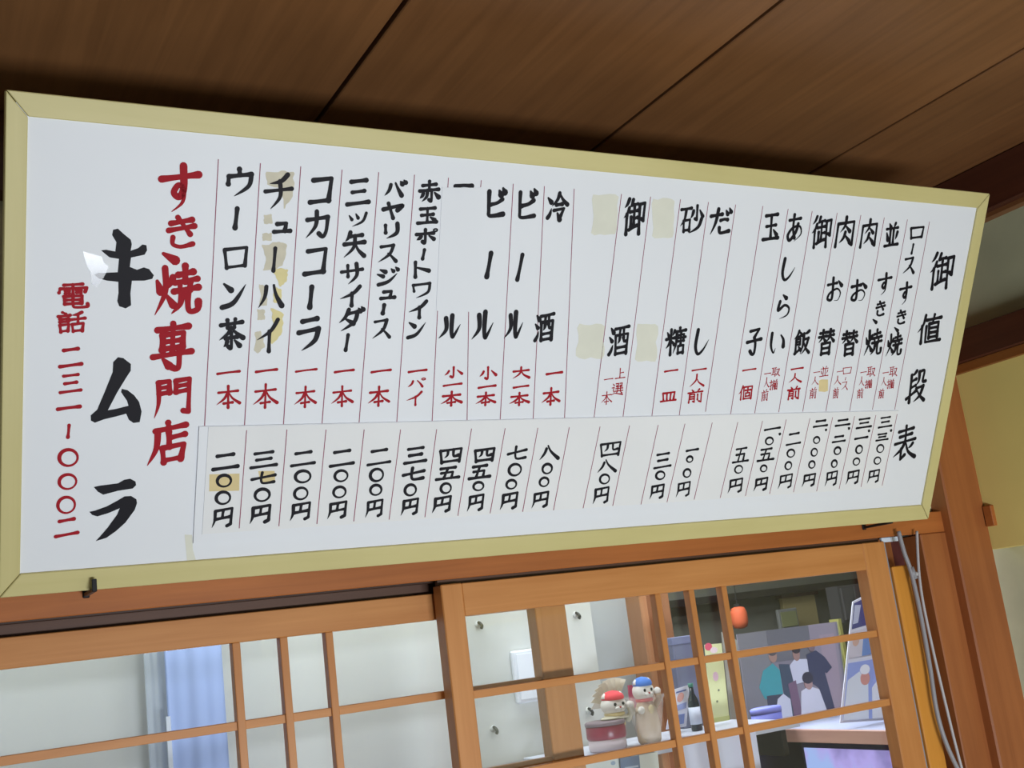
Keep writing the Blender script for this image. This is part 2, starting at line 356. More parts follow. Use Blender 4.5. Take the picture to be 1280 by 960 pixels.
# brush lettering: every character is drawn stroke by stroke in a 100 x 100 square (y down)
# n = even stroke, t = flicked out thin, u = swelling stroke, g = dot, s in front = curved
GLYPHS = {
'一': 'n 4,54 50,50 96,48', '二': 'n 20,26 80,22|n 4,80 96,74', '三': 'n 18,18 82,14|n 24,50 76,46|n 4,86 96,80', '＿': 'sn 4,60 50,44 96,62',
'四': 'n 8,20 14,86|n 8,20 92,14 84,86|st 38,20 36,45 24,60|sn 60,18 60,48 66,54 80,50|n 16,82 82,78',
'五': 'n 20,12 82,8|n 50,12 34,86|n 22,46 72,42 66,86|n 2,90 98,86', '七': 'n 2,52 98,30|sn 44,2 40,60 50,90 94,86',
'八': 'st 36,26 26,56 2,92|su 44,8 60,46 98,92', '〇': 'o', '円': 'st 16,12 14,60 2,98|n 16,12 92,4 86,88 70,96|n 52,10 48,50|n 16,56 86,48',
'本': 'n 10,28 90,24|n 50,0 50,98|st 48,28 34,56 2,82|su 52,28 68,56 98,80|n 32,78 68,75', '小': 'sn 50,2 50,90 36,86|st 26,34 18,54 4,72|g 70,30 96,66',
'大': 'n 6,36 94,30|st 50,2 44,54 4,96|su 52,36 66,68 98,96', '上': 'n 48,4 48,86|n 50,44 82,40|n 2,92 98,86',
'パ': 'st 30,30 22,62 2,92|su 54,26 68,54 82,94|o 88,12,10', 'ハ': 'st 32,14 26,55 2,96|su 62,10 72,50 96,94',
'イ': 'st 88,2 58,36 2,60|n 54,36 54,98', 'ウ': 'n 48,0 50,20|n 10,26 8,54|n 10,26 92,20|st 92,20 82,64 30,100', 'ー': 'n 60,2 52,50 42,98',
'ロ': 'n 6,12 14,94|n 6,10 96,4 88,88|n 12,92 86,86', 'ン': 'g 10,8 38,32|st 4,94 50,78 96,14',
'茶': 'n 8,18 94,12|n 34,2 36,28|n 66,0 62,28|st 50,28 36,48 2,68|su 50,28 68,46 98,66|n 28,64 74,61|sn 50,46 50,98 38,92|st 34,74 30,84 20,92|g 64,72 84,92',
'チ': 'st 82,2 58,20 18,26|n 2,48 98,42|st 54,20 56,64 22,98', 'ュ': 'n 20,18 74,14 66,86|n 2,92 98,88', 'コ': 'n 16,12 96,6 86,88|n 4,92 88,86',
'カ': 'n 6,32 94,24|sn 94,24 88,74 74,96 56,84|st 46,2 42,54 2,98', 'ラ': 'n 20,10 88,4|n 4,44 96,36|st 96,36 80,72 20,100', '羅': 'P 350,622 370,618 440,612 462,600 485,597 505,608 508,622 495,634 440,640 385,652 365,640|P 335,713 355,710 400,696 440,676 465,662 490,662 510,675 513,690 505,715 470,762 435,792 400,815 360,825 378,806 405,775 438,730 448,706 405,722 365,732 345,725',
'ツ': 'g 6,22 20,50|g 40,12 52,40|st 94,8 76,65 24,98', '矢': 'st 30,2 22,22 8,36|n 28,18 84,14|n 4,48 96,42|st 52,16 46,62 4,98|su 54,46 68,72 96,96',
'サ': 'n 2,38 98,30|n 30,8 32,62|st 70,2 72,58 34,98', 'ダ': 'st 42,4 28,36 2,60|n 40,22 80,16|st 80,16 66,62 10,98|g 30,46 62,68|g 84,2 92,14|g 97,-4 104,8',
'バ': 'st 30,26 22,62 2,94|su 52,16 64,52 82,96|g 76,8 84,22|g 92,0 100,14', 'ヤ': 'sn 2,42 96,20 72,50|n 26,6 52,98', 'リ': 'n 20,12 22,60|st 80,4 78,64 28,98',
'ス': 'n 14,12 80,6|st 80,6 60,55 2,96|su 52,50 72,68 96,96', 'ジ': 'g 16,8 40,22|g 4,34 30,48|st 10,96 55,80 94,34|g 66,6 76,20|g 86,-2 96,12',
'赤': 'n 16,20 84,15|n 50,0 50,42|n 2,46 98,40|st 40,44 38,74 14,98|sn 62,42 62,96 50,90|st 20,58 16,70 4,82|g 78,56 98,78',
'玉': 'n 14,12 88,8|n 50,10 50,86|n 20,48 80,44|n 2,92 98,88|g 66,60 88,78', 'ポ': 'n 2,36 84,30|sn 44,4 44,96 32,90|st 24,50 18,64 4,76|g 62,48 86,74|o 92,10,9',
'ト': 'n 28,2 30,98|g 34,36 96,62', 'ワ': 'n 6,12 12,52|n 6,12 96,6|st 96,6 86,64 24,98', 'ビ': 'sn 14,8 14,70 22,92 94,88|sn 88,36 60,48 18,54|g 70,6 80,20|g 90,-2 100,12',
'ル': 'st 32,12 34,62 2,98|st 60,2 58,60 62,96 72,88 98,44', '冷': 'g 2,18 18,34|st 2,90 12,78 20,56|st 58,2 48,26 22,48|su 58,2 76,26 98,44|n 44,44 72,42|n 32,64 82,58 66,86|g 50,74 62,98',
'酒': 'g 6,8 20,24|g 0,38 14,52|st 2,96 12,84 20,64|n 28,12 98,6|n 32,34 36,98|n 32,34 96,30 92,98|n 54,12 52,34|n 72,10 74,42|st 54,36 52,52 44,62|n 72,42 78,56 88,55|n 38,76 90,73|n 36,96 92,93',
'御': 'st 24,2 16,16 4,26|st 26,26 18,42 2,54|n 16,44 16,100|st 42,4 38,14 32,24|n 36,20 64,16|n 30,38 68,34|n 50,18 50,76|n 52,56 66,54|n 36,52 36,80|n 28,88 66,76|n 74,18 98,14 94,64 84,58|n 74,18 76,100',
'砂': 'n 2,14 46,10|st 24,14 18,48 0,72|n 14,54 16,92|n 14,54 42,50 40,90|n 16,88 40,86|n 72,2 72,52 64,48|st 56,20 52,34 44,46|g 84,18 98,40|st 94,48 80,78 40,98',
'糖': 'g 4,14 14,30|st 42,8 38,18 32,28|n 0,40 44,36|n 24,4 24,100|st 22,42 14,60 0,74|g 28,46 42,62|n 70,0 70,12|n 50,14 100,10|st 54,14 52,60 38,96|n 62,28 92,25 90,50|n 56,39 100,36|n 60,51 92,50|n 76,16 76,64|n 64,70 64,98|n 64,70 92,67 90,98|n 64,96 90,94',
'だ': 'n 4,28 58,22|st 38,2 28,54 6,98|sn 52,46 70,42 86,44|sn 48,74 54,94 96,88|g 76,8 84,22|g 92,0 100,14', 'し': 'st 30,0 20,64 34,98 62,84 92,44',
'子': 'n 20,12 84,6 50,36|sn 50,36 60,62 54,94 38,98 24,86|n 0,52 100,44', 'あ': 'n 12,22 86,16|sn 42,2 40,52 54,88|st 72,36 58,68 22,96 8,76 38,50 84,46 96,74 54,100',
'ら': 'g 44,0 66,14|st 26,26 16,64 58,44 90,58 80,86 30,100', 'い': 'st 14,8 12,62 30,96 42,76|sg 72,20 90,42 92,72',
'飯': 'st 28,0 20,18 0,34|g 30,2 50,20|n 18,26 36,24|n 14,36 14,94|n 14,36 40,34 38,58|n 16,47 38,46|n 14,58 38,57|n 10,96 38,80|g 30,66 46,82|st 92,4 78,12 60,14|st 60,14 58,62 46,98|n 62,38 90,35|st 90,35 76,76 52,100|su 64,52 78,76 100,96',
'肉': 'n 10,22 4,98|n 10,22 92,16 88,94 74,86|st 50,0 46,28 24,50|g 50,30 72,48|st 50,50 42,70 22,86|g 48,60 72,80',
'お': 'n 6,30 64,24|st 38,2 38,86 10,88 20,66 66,48 92,66 80,94 54,96|g 74,16 96,36',
'替': 'n 6,12 44,10|n 0,28 46,25|st 26,0 22,30 0,50|g 28,30 46,48|n 54,10 94,7|n 52,26 98,22|st 74,0 70,30 50,50|g 76,28 100,48|n 22,56 24,100|n 22,56 78,53 76,100|n 26,76 74,74|n 24,97 76,95',
'並': 'g 28,0 38,14|st 74,-2 68,8 62,14|n 8,22 94,17|n 38,22 38,88|n 62,20 62,88|g 10,38 22,68|st 92,36 86,54 78,68|n 0,94 100,88',
'す': 'n 0,28 100,20|st 58,0 60,50 48,68 34,58 46,42 60,52 58,80 30,100', 'き': 'n 14,20 82,10|n 6,44 90,32|n 36,0 76,60|sn 20,68 20,92 46,102 84,94', '、': 'g 10,10 90,90',
'焼': 'g 6,28 14,50|st 42,22 38,32 32,44|st 24,2 24,52 0,98|g 26,58 42,80|n 54,18 88,13|n 70,0 70,32|n 46,34 98,28|n 44,52 100,46|n 58,34 58,50|n 82,32 80,50|st 62,52 58,78 38,98|sn 76,52 76,86 82,96 98,92 100,76',
'専': 'n 10,12 90,8|n 24,24 24,56|n 24,24 78,21 76,54|n 26,39 74,37|n 26,54 76,52|n 50,0 50,64|n 0,70 100,64|sn 68,58 68,92 62,100 50,96|g 26,76 42,92',
'門': 'st 12,4 12,60 0,100|n 12,4 42,2 42,34|n 14,19 40,18|n 14,35 42,33|n 60,4 60,34|n 60,3 98,0 94,92 80,88|n 62,18 94,16|n 62,34 94,31',
'店': 'n 52,0 54,12|n 20,18 98,10|st 26,18 22,62 0,100|n 54,22 56,60|n 58,38 96,33|n 38,62 42,98|n 38,62 94,57 86,94|n 42,93 88,90',
'電': 'n 20,5 82,2|n 8,20 4,36|n 8,20 96,17 90,34|n 50,4 50,46|n 24,28 38,29|n 24,39 38,39|n 62,27 76,28|n 62,37 76,38|n 20,52 22,84|n 20,52 80,50 78,82|n 22,67 78,66|n 22,83 78,81|sn 50,50 50,90 60,98 96,96 98,84',
'話': 'n 16,0 28,8|n 0,20 44,15|n 6,34 38,32|n 6,48 38,46|n 6,64 10,98|n 6,64 40,60 36,94|n 10,95 36,92|st 88,2 70,12 50,16|n 46,38 100,32|n 74,12 74,56|n 52,62 56,98|n 52,62 94,57 90,96|n 56,95 90,92',
'ム': 'P 418,158 435,140 455,143 485,165 486,190 468,220 440,270 408,338 440,333 485,322 479,304 464,284 454,270 456,258 478,263 505,283 525,308 537,345 532,385 508,388 490,376 478,352 440,362 395,372 362,384 347,376 345,356 368,335 395,262 418,195', 'キ': 'P 418,565 435,560 460,580 485,598 490,615 487,640 515,628 530,614 545,616 549,635 540,652 490,665 487,700 515,710 540,700 560,705 580,728 575,742 545,750 498,752 495,800 500,845 480,858 455,850 447,830 450,800 447,758 405,755 375,748 357,735 370,728 443,722 445,672 410,668 392,655 377,643 395,640 430,645 432,610 415,585',
'値': 'st 30,0 22,34 0,60|n 18,38 18,100|n 36,18 98,12|n 68,0 62,30|n 48,32 50,84|n 48,32 88,28 86,82|n 50,48 86,46|n 50,65 86,63|n 50,82 86,79|n 36,40 36,98 100,94',
'段': 'st 46,2 34,12 16,14|n 20,14 18,100|n 22,34 46,28|n 22,54 46,48|n 0,88 50,66|st 62,6 62,34 48,48|sn 60,8 88,4 84,36 100,38|n 52,58 90,52|st 90,52 74,82 42,100|su 56,64 74,82 100,98',
'表': 'n 18,15 84,9|n 24,31 78,25|n 4,50 96,42|n 50,0 50,46|st 48,50 34,68 0,88|n 34,66 34,98 52,86|st 86,54 78,62 66,68|su 54,52 68,78 100,96',
'選': 'g 8,6 20,18|n 2,38 22,34 12,58 22,72|su 0,94 30,84 100,96|n 38,6 60,4 58,20 40,22 40,32 60,30|n 70,4 92,2 90,18 72,20 72,30 92,28|n 36,46 98,43|n 54,36 54,64|n 78,34 78,62|n 30,66 100,62|st 50,70 44,78 36,84|g 76,68 92,82',
'皿': 'n 12,24 18,84|n 12,24 90,18 84,84|n 38,24 40,84|n 64,22 62,84|n 0,92 100,86', '人': 'st 48,2 42,50 0,98|su 50,38 66,68 100,96',
'前': 'g 26,0 36,14|st 76,-2 70,6 62,14|n 2,24 98,17|n 14,36 10,98|n 14,36 46,34 46,96 36,90|n 16,54 44,53|n 16,71 44,70|n 66,38 66,78|n 90,32 90,98 76,90',
'個': 'st 28,0 18,34 0,58|n 18,36 18,100|n 36,10 38,98|n 36,10 98,5 94,98|n 38,96 94,93|n 48,34 86,31|n 66,18 66,52|n 52,54 52,78|n 52,54 82,52 80,76|n 52,78 80,75',
'取': 'n 2,8 56,4|n 14,8 14,78|n 42,7 42,100|n 16,29 40,27|n 16,51 40,49|n 0,82 56,72|n 58,24 94,19|st 94,19 80,64 46,98|su 62,38 76,70 100,96',
'揃': 'n 0,26 36,21|sn 18,2 18,94 6,88|n 0,66 36,48|g 50,0 58,12|st 92,-2 86,6 80,12|n 38,20 100,15|n 44,34 40,98|n 44,34 66,32 66,96|n 44,53 66,51|n 44,70 66,68|n 76,34 100,32 98,96 90,90|n 76,34 76,94|n 76,53 98,51|n 76,70 98,68',
}
ZSTEP = [0.0]
def ribbon(bm, pts, wd, z):
    n = len(pts); L = []; R = []
    for k, p in enumerate(pts):
        a = pts[max(k - 1, 0)]; b = pts[min(k + 1, n - 1)]
        t = (b - a); t = t.normalized() if t.length > 1e-9 else Vector((1, 0))
        nr = Vector((-t.y, t.x)) * wd[k] / 2
        L.append(bm.verts.new((p.x + nr.x, p.y + nr.y, z))); R.append(bm.verts.new((p.x - nr.x, p.y - nr.y, z)))
    for k in range(n - 1): bm.faces.new((R[k], R[k + 1], L[k + 1], L[k]))
def disc(bm, c, r, z, seg=10):
    if r < 1e-5: return
    bm.faces.new([bm.verts.new((c.x + r * math.cos(2 * math.pi * k / seg), c.y + r * math.sin(2 * math.pi * k / seg), z)) for k in range(seg)])
def draw_glyph(bm, ch, u, v, w_, h_, pen, z0, rnd, rise):
    strokes = []
    for s in GLYPHS[ch].split('|'):
        md, *pp = s.split(' ')
        if md == 'o':
            if not pp: strokes.append(('o', [Vector((50, 50))], 50))
            else:
                a = [float(t) for t in pp[0].split(',')]; strokes.append(('o', [Vector((a[0], a[1]))], a[2]))
        elif md == 'P': strokes.append(('P', [Vector([float(t) for t in q.split(',')]) for q in pp], 0))
        else: strokes.append((md, [Vector([float(t) for t in q.split(',')]) for q in pp], 0))
    if len(strokes) > 7: pen = min(pen, max(w_, h_) / (8.4 if len(strokes) < 12 else 8.8))
    if len(strokes) > 2: pen = min(pen, 0.15 * max(w_, h_))
    if all(q[0] == 'o' for q in strokes): rise = 0
    xs = []; ys = []
    for md, P, r in strokes:
        for p in P: xs += [p.x - r, p.x + r]; ys += [p.y - r, p.y + r]
    x0, x1, y0, y1 = min(xs), max(xs), min(ys), max(ys)
    iw = max(w_ - pen * 0.95, w_ * 0.3); ih = max(h_ - pen * 0.95, h_ * 0.3)
    if strokes[0][0] == 'P': iw, ih = w_, h_
    sx = iw / max(x1 - x0, 1e-6); sy = ih / max(y1 - y0, 1e-6)
    ih = max(ih - rise * iw, ih * 0.6); sy = ih / max(y1 - y0, 1e-6)
    if strokes[0][0] == 'P': rise = 0; ih = h_; sy = ih / (y1 - y0)
    if x1 - x0 < 22: sx = min(sx, sy * 0.9)
    if y1 - y0 < 22: sy = min(sy, sx)
    cx, cy = (x0 + x1) / 2, (y0 + y1) / 2
    jx = rnd.uniform(-.02, .02) + (0 if strokes[0][0] == 'P' else -0.02 - 0.10 * u / 1450)
    def T(p): return Vector((u + (p.x - cx) * sx + jx * (cy - p.y) * sy, v - (p.y - cy) * sy + rise * (p.x - cx) * sx)) * MM
    z = z0
    for md, P, r in strokes:
        z += 0.000015
        wj = pen * rnd.uniform(0.9, 1.1)
        if md == 'P':
            bm.faces.new([bm.verts.new((*T(p), z)) for p in (P if sum(P[k].x * P[(k + 1) % len(P)].y - P[(k + 1) % len(P)].x * P[k].y for k in range(len(P))) < 0 else P[::-1])]); continue
        if md == 'o':
            ph = rnd.uniform(2.2, 3.4); c = P[0]
            pts = [T(Vector((c.x + r * math.cos(ph + 2 * math.pi * k / 28), c.y + r * math.sin(ph + 2 * math.pi * k / 28)))) for k in range(30)]
            if r < 20: wd = [wj * 0.5 * MM] * 30
            else: wd = [wj * MM * (0.78 + 0.22 * math.sin(k / 29 * 2 * math.pi + 0.6)) for k in range(30)]
            ribbon(bm, pts, wd, z); disc(bm, pts[0], wd[0] / 2, z + 0.000007); continue
        curved = md[0] == 's'; kind = md[-1]
        A = [T(p) for p in P]
        if curved and len(A) > 2: pts = spline(A, 8)
        else:
            pts = []
            for a, b in zip(A, A[1:]): pts += [a.lerp(b, k / 5) for k in range(5)]
            pts.append(A[-1])
        acc = [0.0]
        for a, b in zip(pts, pts[1:]): acc.append(acc[-1] + (b - a).length)
        T_ = max(acc[-1], 1e-9); wd = []
        for a in acc:
            s = a / T_
            if kind == 'n': f = 0.80 + 0.26 * abs(2 * s - 1) ** 2.2 + (0.08 if s > 0.85 else 0)
            elif kind == 't': f = 1.08 - 0.12 * s - 0.84 * s ** 2.6
            elif kind == 'u': f = 0.55 + 0.75 * s ** 1.3
            else: f = 0.5 + 0.85 * s
            wd.append(wj * MM * f)
        corner = [0] + ([i * 5 for i in range(1, len(A) - 1)] if not curved else []) + [len(pts) - 1]
        seglists = [(0, len(pts) - 1)] if curved else [(i * 5, i * 5 + 5) for i in range(len(A) - 1)]
        for a, b in seglists:
            ribbon(bm, pts[a:b + 1], wd[a:b + 1], z); z += 0.000007
        for k in corner:
            disc(bm, pts[k], wd[k] * 0.5, z); z += 0.000007
INK = {'black': M_ink, 'red': M_red}
NAMES = {'phone': 'telephone_lettering', 'shop': 'shop_name_lettering', 'trade': 'trade_lettering', 'item': 'item_lettering', 'portion': 'portion_lettering', 'price': 'price_lettering', 'title': 'title_lettering'}
COLS = [[0,"phone","red",4.19,[["電",69.2,351.7,33.5,31.5],["話",68.1,322.1,31.7,27.3],["二",68.2,281.2,26.8,25.2],["三",68.8,251.2,25.5,24.9],["一",67.5,222.6,27.4,7.8],["ー",67.8,195.0,5.1,18.3],["〇",68.5,163.4,23.8,23.3],["〇",68.4,134.5,22.5,21.5],["〇",67.6,106.2,22.6,23.3],["二",68.6,78.7,27.9,24.8]]],
 [1,"shop","black",12.0,[["キ",123.2,384.1,64.7,90.4],["ム",120.2,242.6,56.5,78.7],["羅",120.0,97.2,53.8,75.5]]],
 [2,"trade","red",7.8,[["す",180.4,478.6,48.6,62.7],["き",184.5,429.5,35.2,42.8],["、",172.0,400.0,20.8,17.2],["焼",181.9,362.1,56.8,67.1],["専",180.1,295.2,51.4,66.3],["門",182.2,232.7,47.1,54.0],["店",178.3,177.7,51.0,61.3]]],
 [3,"item","black",5.8,[["ウ",248.5,490.7,32.4,38.9],["ー",246.4,449.1,7.4,28.0],["ロ",248.6,402.8,30.4,30.1],["ン",248.9,358.2,33.0,36.1],["茶",248.2,311.5,33.1,42.6]]],
 [3,"portion","red",3.38,[["一",247.5,263.7,29.5,6.4],["本",248.7,233.6,31.2,31.9]]],
 [3,"price","black",4.8,[["二",249.0,152.6,34.5,23.7],["〇",248.7,128.0,21.4,19.2],["〇",248.7,106.0,21.7,20.1],["円",248.7,80.1,28.6,28.2]]],
 [4,"item","black",5.24,[["チ",295.1,483.4,36.7,47.6],["ュ",302.2,441.6,24.6,16.6],["ー",295.0,402.8,6.7,32.0],["ハ",293.0,358.3,33.4,34.1],["イ",292.2,309.4,29.7,45.9]]],
 [4,"portion","red",3.38,[["一",293.9,266.1,28.8,7.6],["本",294.5,234.2,32.9,34.5]]],
 [4,"price","black",4.35,[["三",296.7,153.4,36.1,24.4],["七",297.8,129.7,33.3,19.4],["〇",297.6,107.1,22.6,19.9],["円",296.2,81.7,29.5,27.4]]],
 [5,"item","black",6.07,[["コ",346.8,489.0,31.6,36.4],["カ",345.1,447.8,32.3,39.4],["コ",346.1,402.8,31.7,38.0],["ー",343.5,358.6,7.8,31.0],["ラ",344.0,311.8,30.6,47.0]]],
 [5,"portion","red",3.25,[["一",344.3,266.4,29.2,7.2],["本",345.3,232.5,30.1,30.7]]],
 [5,"price","black",4.35,[["二",347.3,152.8,33.7,22.2],["〇",348.6,129.0,23.9,19.5],["〇",347.7,106.5,21.4,19.6],["円",348.1,82.3,29.6,27.3]]],
 [6,"item","black",5.38,[["三",394.6,490.1,32.6,36.7],["ツ",396.3,456.6,25.5,21.7],["矢",394.7,426.0,31.0,38.0],["サ",394.4,389.3,31.6,32.0],["イ",394.0,361.2,30.2,31.1],["ダ",398.0,332.6,36.1,36.8],["ー",394.6,302.4,7.9,24.5]]],
 [6,"portion","red",3.25,[["一",394.1,265.6,27.6,6.7],["本",393.7,232.8,31.0,30.6]]],
 [6,"price","black",4.35,[["二",398.9,151.5,35.0,24.9],["〇",399.7,127.6,21.4,18.7],["〇",399.2,105.7,20.6,18.5],["円",397.4,81.2,29.1,26.5]]],
 [7,"item","black",5.38,[["バ",442.4,498.7,32.0,25.6],["ヤ",441.6,470.7,30.2,25.8],["リ",441.8,445.3,20.9,24.3],["ス",439.2,416.9,27.4,26.5],["ジ",441.8,388.6,31.6,28.1],["ュ",444.4,364.8,23.5,15.4],["ー",440.1,346.1,6.8,15.5],["ス",439.1,320.5,26.8,28.9]]],
 [7,"portion","red",3.25,[["一",443.9,265.6,29.0,6.9],["本",443.5,232.3,31.7,29.9]]],
 [7,"price","black",4.35,[["二",449.9,151.1,34.6,24.7],["〇",448.7,126.6,22.0,20.7],["〇",449.3,106.0,19.7,17.9],["円",448.7,80.4,27.5,27.3]]],
 [8,"item","black",4.83,[["赤",488.5,498.0,30.3,32.1],["玉",488.9,467.7,30.0,25.3],["ポ",490.6,442.1,33.0,23.9],["ー",488.4,418.3,6.4,15.9],["ト",488.3,399.1,23.6,25.1],["ワ",489.9,371.4,27.0,24.0],["イ",487.1,346.6,28.4,27.5],["ン",488.3,320.7,28.8,26.4]]],
 [8,"portion","red",3.25,[["一",494.7,265.7,27.9,8.0],["パ",494.9,250.1,27.5,15.6],["イ",493.1,228.5,24.3,21.6]]],
 [8,"price","black",4.65,[["三",501.4,151.7,34.6,25.9],["七",501.2,126.2,34.2,21.6],["〇",498.7,103.4,20.4,19.5],["円",499.5,79.7,27.9,26.4]]],
 [9,"item","black",6.07,[["＿",535.7,508.6,29.0,5.0],["ル",534.9,325.5,36.1,37.5]]],
 [9,"portion","red",3.25,[["小",546.6,264.3,28.3,17.4],["一",547.2,247.0,29.2,5.7],["本",547.4,227.9,33.0,23.6]]],
 [9,"price","black",4.5,[["四",553.5,149.3,35.2,24.1],["五",551.3,124.7,37.7,21.1],["〇",550.8,103.3,19.3,18.1],["円",546.5,80.4,31.1,26.8]]],
 [10,"item","black",6.35,[["ビ",585.2,491.3,28.4,43.1],["ー",583.0,408.8,11.5,37.2],["ル",582.9,328.2,36.6,44.3]]],
 [10,"portion","red",3.25,[["小",598.0,263.2,27.6,19.9],["一",598.9,243.9,28.4,5.8],["本",598.6,227.0,32.2,22.3]]],
 [10,"price","black",4.5,[["四",604.5,148.4,33.5,22.8],["五",599.4,124.5,35.7,22.9],["〇",600.0,103.7,19.6,16.1],["円",597.7,79.8,28.0,27.2]]],
 [11,"item","black",6.21,[["ビ",631.3,492.9,29.1,44.8],["ー",629.5,407.8,12.4,39.4],["ル",629.5,329.5,33.4,43.0]]],
 [11,"portion","red",3.25,[["大",649.1,263.4,28.2,19.7],["一",651.1,243.6,25.8,5.9],["本",650.5,226.2,33.2,22.1]]],
 [11,"price","black",4.5,[["七",655.0,150.0,32.9,23.1],["〇",654.5,125.1,23.5,20.9],["〇",651.3,103.9,19.8,16.9],["円",650.0,79.5,30.4,28.2]]],
 [12,"item","black",5.46,[["冷",676.9,491.7,34.6,43.3],["酒",677.1,326.9,32.1,43.4]]],
 [12,"portion","red",3.51,[["一",701.7,262.5,27.8,6.8],["本",700.3,229.3,31.4,28.7]]],
 [12,"price","black",4.5,[["八",706.3,148.7,34.2,25.5],["〇",706.4,124.4,19.7,18.3],["〇",703.8,104.9,18.8,17.2],["円",700.4,78.5,30.0,27.4]]],
 [14,"item","black",5.04,[["御",800.8,486.1,38.2,56.7],["酒",801.3,309.9,35.8,47.3]]],
 [14,"portion","red",1.7,[["上",811.1,262.2,17.7,17.0],["選",809.5,239.2,20.1,19.8],["一",792.5,253.8,15.7,5.4],["本",793.1,225.9,19.0,21.1]]],
 [14,"price","black",4.14,[["四",809.1,149.9,37.5,24.9],["八",806.3,124.8,34.7,23.6],["〇",805.5,104.6,20.1,17.9],["円",802.3,79.7,30.2,28.6]]],
 [16,"item","black",4.76,[["砂",899.4,488.1,42.5,46.9],["糖",900.8,310.3,37.8,46.8]]],
 [16,"portion","red",3.25,[["一",900.0,266.1,25.5,7.7],["皿",901.5,226.7,29.9,17.9]]],
 [16,"price","black",4.0,[["三",904.9,129.0,33.2,26.8],["〇",904.3,105.8,19.5,16.1],["円",901.7,80.2,28.6,25.9]]],
 [17,"item","black",5.46,[["だ",951.4,488.7,40.1,45.3],["し",949.1,310.6,28.6,43.9]]],
 [17,"portion","red",2.86,[["一",950.8,267.8,27.9,6.7],["人",949.5,251.3,28.0,22.5],["前",950.2,227.6,29.4,24.3]]],
 [17,"price","black",3.73,[["一",957.1,143.6,24.5,6.9],["〇",954.7,129.1,14.7,12.7],["〇",953.5,107.1,16.9,16.3],["円",950.2,81.5,28.3,26.9]]],
 [19,"item","black",5.6,[["玉",1046.4,486.1,33.1,44.7],["子",1047.1,311.4,31.4,46.2]]],
 [19,"portion","red",2.86,[["一",1046.1,267.7,27.3,7.1],["個",1045.0,231.7,27.9,25.6]]],
 [19,"price","black",3.73,[["五",1052.5,132.3,33.1,27.0],["〇",1052.5,109.0,18.5,15.7],["円",1050.3,82.4,30.9,26.7]]],
 [20,"item","black",5.18,[["あ",1092.6,487.2,30.0,47.4],["し",1093.1,424.9,28.4,39.6],["ら",1094.6,366.7,25.9,43.5],["い",1093.1,310.6,29.0,38.5]]],
 [20,"portion","red",1.5,[["取",1099.0,264.1,16.7,15.9],["揃",1098.3,243.9,16.0,18.1],["一",1083.3,261.7,13.4,4.8],["人",1083.9,247.6,10.6,17.2],["前",1084.2,227.2,13.8,19.7]]],
 [20,"price","black",4.0,[["一",1107.7,173.2,34.0,9.7],["、",1123.6,164.9,5.9,4.9],["〇",1105.5,153.3,18.9,15.5],["五",1102.7,131.3,35.5,24.0],["〇",1102.7,108.3,16.3,14.3],["円",1101.3,82.2,30.1,25.1]]],
 [21,"item","black",4.9,[["御",1146.0,484.5,41.8,55.4],["飯",1142.1,311.6,35.9,45.4]]],
 [21,"portion","red",2.99,[["一",1141.5,269.5,26.4,6.4],["人",1140.2,254.4,27.9,18.3],["前",1142.0,230.4,27.0,24.3]]],
 [21,"price","black",3.73,[["二",1155.1,155.5,31.5,23.1],["〇",1154.0,131.5,18.7,16.1],["〇",1152.9,110.9,16.6,16.1],["円",1151.2,84.7,31.5,27.4]]],
 [22,"item","black",5.18,[["肉",1194.0,487.3,39.3,53.3],["お",1191.8,397.3,32.6,43.7],["替",1192.2,312.7,35.3,47.1]]],
 [22,"portion","red",1.5,[["並",1198.6,265.2,18.1,18.5],["一",1183.1,263.8,13.7,4.9],["人",1182.6,249.8,14.7,15.0],["前",1182.6,229.8,14.5,19.7]]],
 [22,"price","black",3.86,[["二",1206.5,179.7,32.0,14.4],["、",1219.4,169.2,5.5,4.2],["〇",1203.9,151.9,16.4,14.5],["〇",1203.2,131.5,16.3,16.3],["〇",1202.5,110.8,16.4,15.5],["円",1200.9,84.4,30.2,24.9]]],
 [23,"item","black",5.18,[["肉",1244.2,487.8,35.6,50.5],["お",1242.8,397.0,34.1,40.1],["替",1242.3,311.8,35.4,46.3]]],
 [23,"portion","red",1.5,[["ロ",1247.4,266.4,19.2,13.0],["ー",1246.7,253.0,5.1,5.5],["ス",1247.2,241.2,14.8,15.2],["一",1232.1,264.9,13.4,4.9],["人",1230.2,250.3,15.7,16.5],["前",1230.8,229.6,12.0,19.4]]],
 [23,"price","black",3.86,[["二",1254.2,180.2,33.5,14.3],["、",1269.1,170.6,5.6,4.8],["二",1251.9,152.5,29.9,14.1],["〇",1253.1,132.3,17.5,15.9],["〇",1250.9,110.3,15.3,15.7],["円",1249.4,85.0,28.6,28.6]]],
 [24,"item","black",5.04,[["並",1293.6,488.5,32.3,43.1],["す",1296.2,408.7,32.2,41.7],["き",1296.8,369.2,21.7,28.6],["、",1288.6,348.6,12.2,10.9],["焼",1293.5,313.5,40.1,49.2]]],
 [24,"portion","red",1.5,[["取",1300.2,264.7,18.4,18.2],["揃",1299.0,244.1,15.5,16.3],["一",1283.8,263.8,13.7,5.0],["人",1282.8,248.7,11.7,16.8],["前",1284.1,228.4,13.8,18.2]]],
 [24,"price","black",3.86,[["三",1301.8,178.2,35.5,20.5],["、",1314.8,165.3,5.8,4.6],["一",1301.2,152.8,31.0,6.2],["〇",1300.9,133.0,17.8,17.2],["〇",1299.6,112.0,17.9,15.6],["円",1296.7,84.9,30.8,27.2]]],
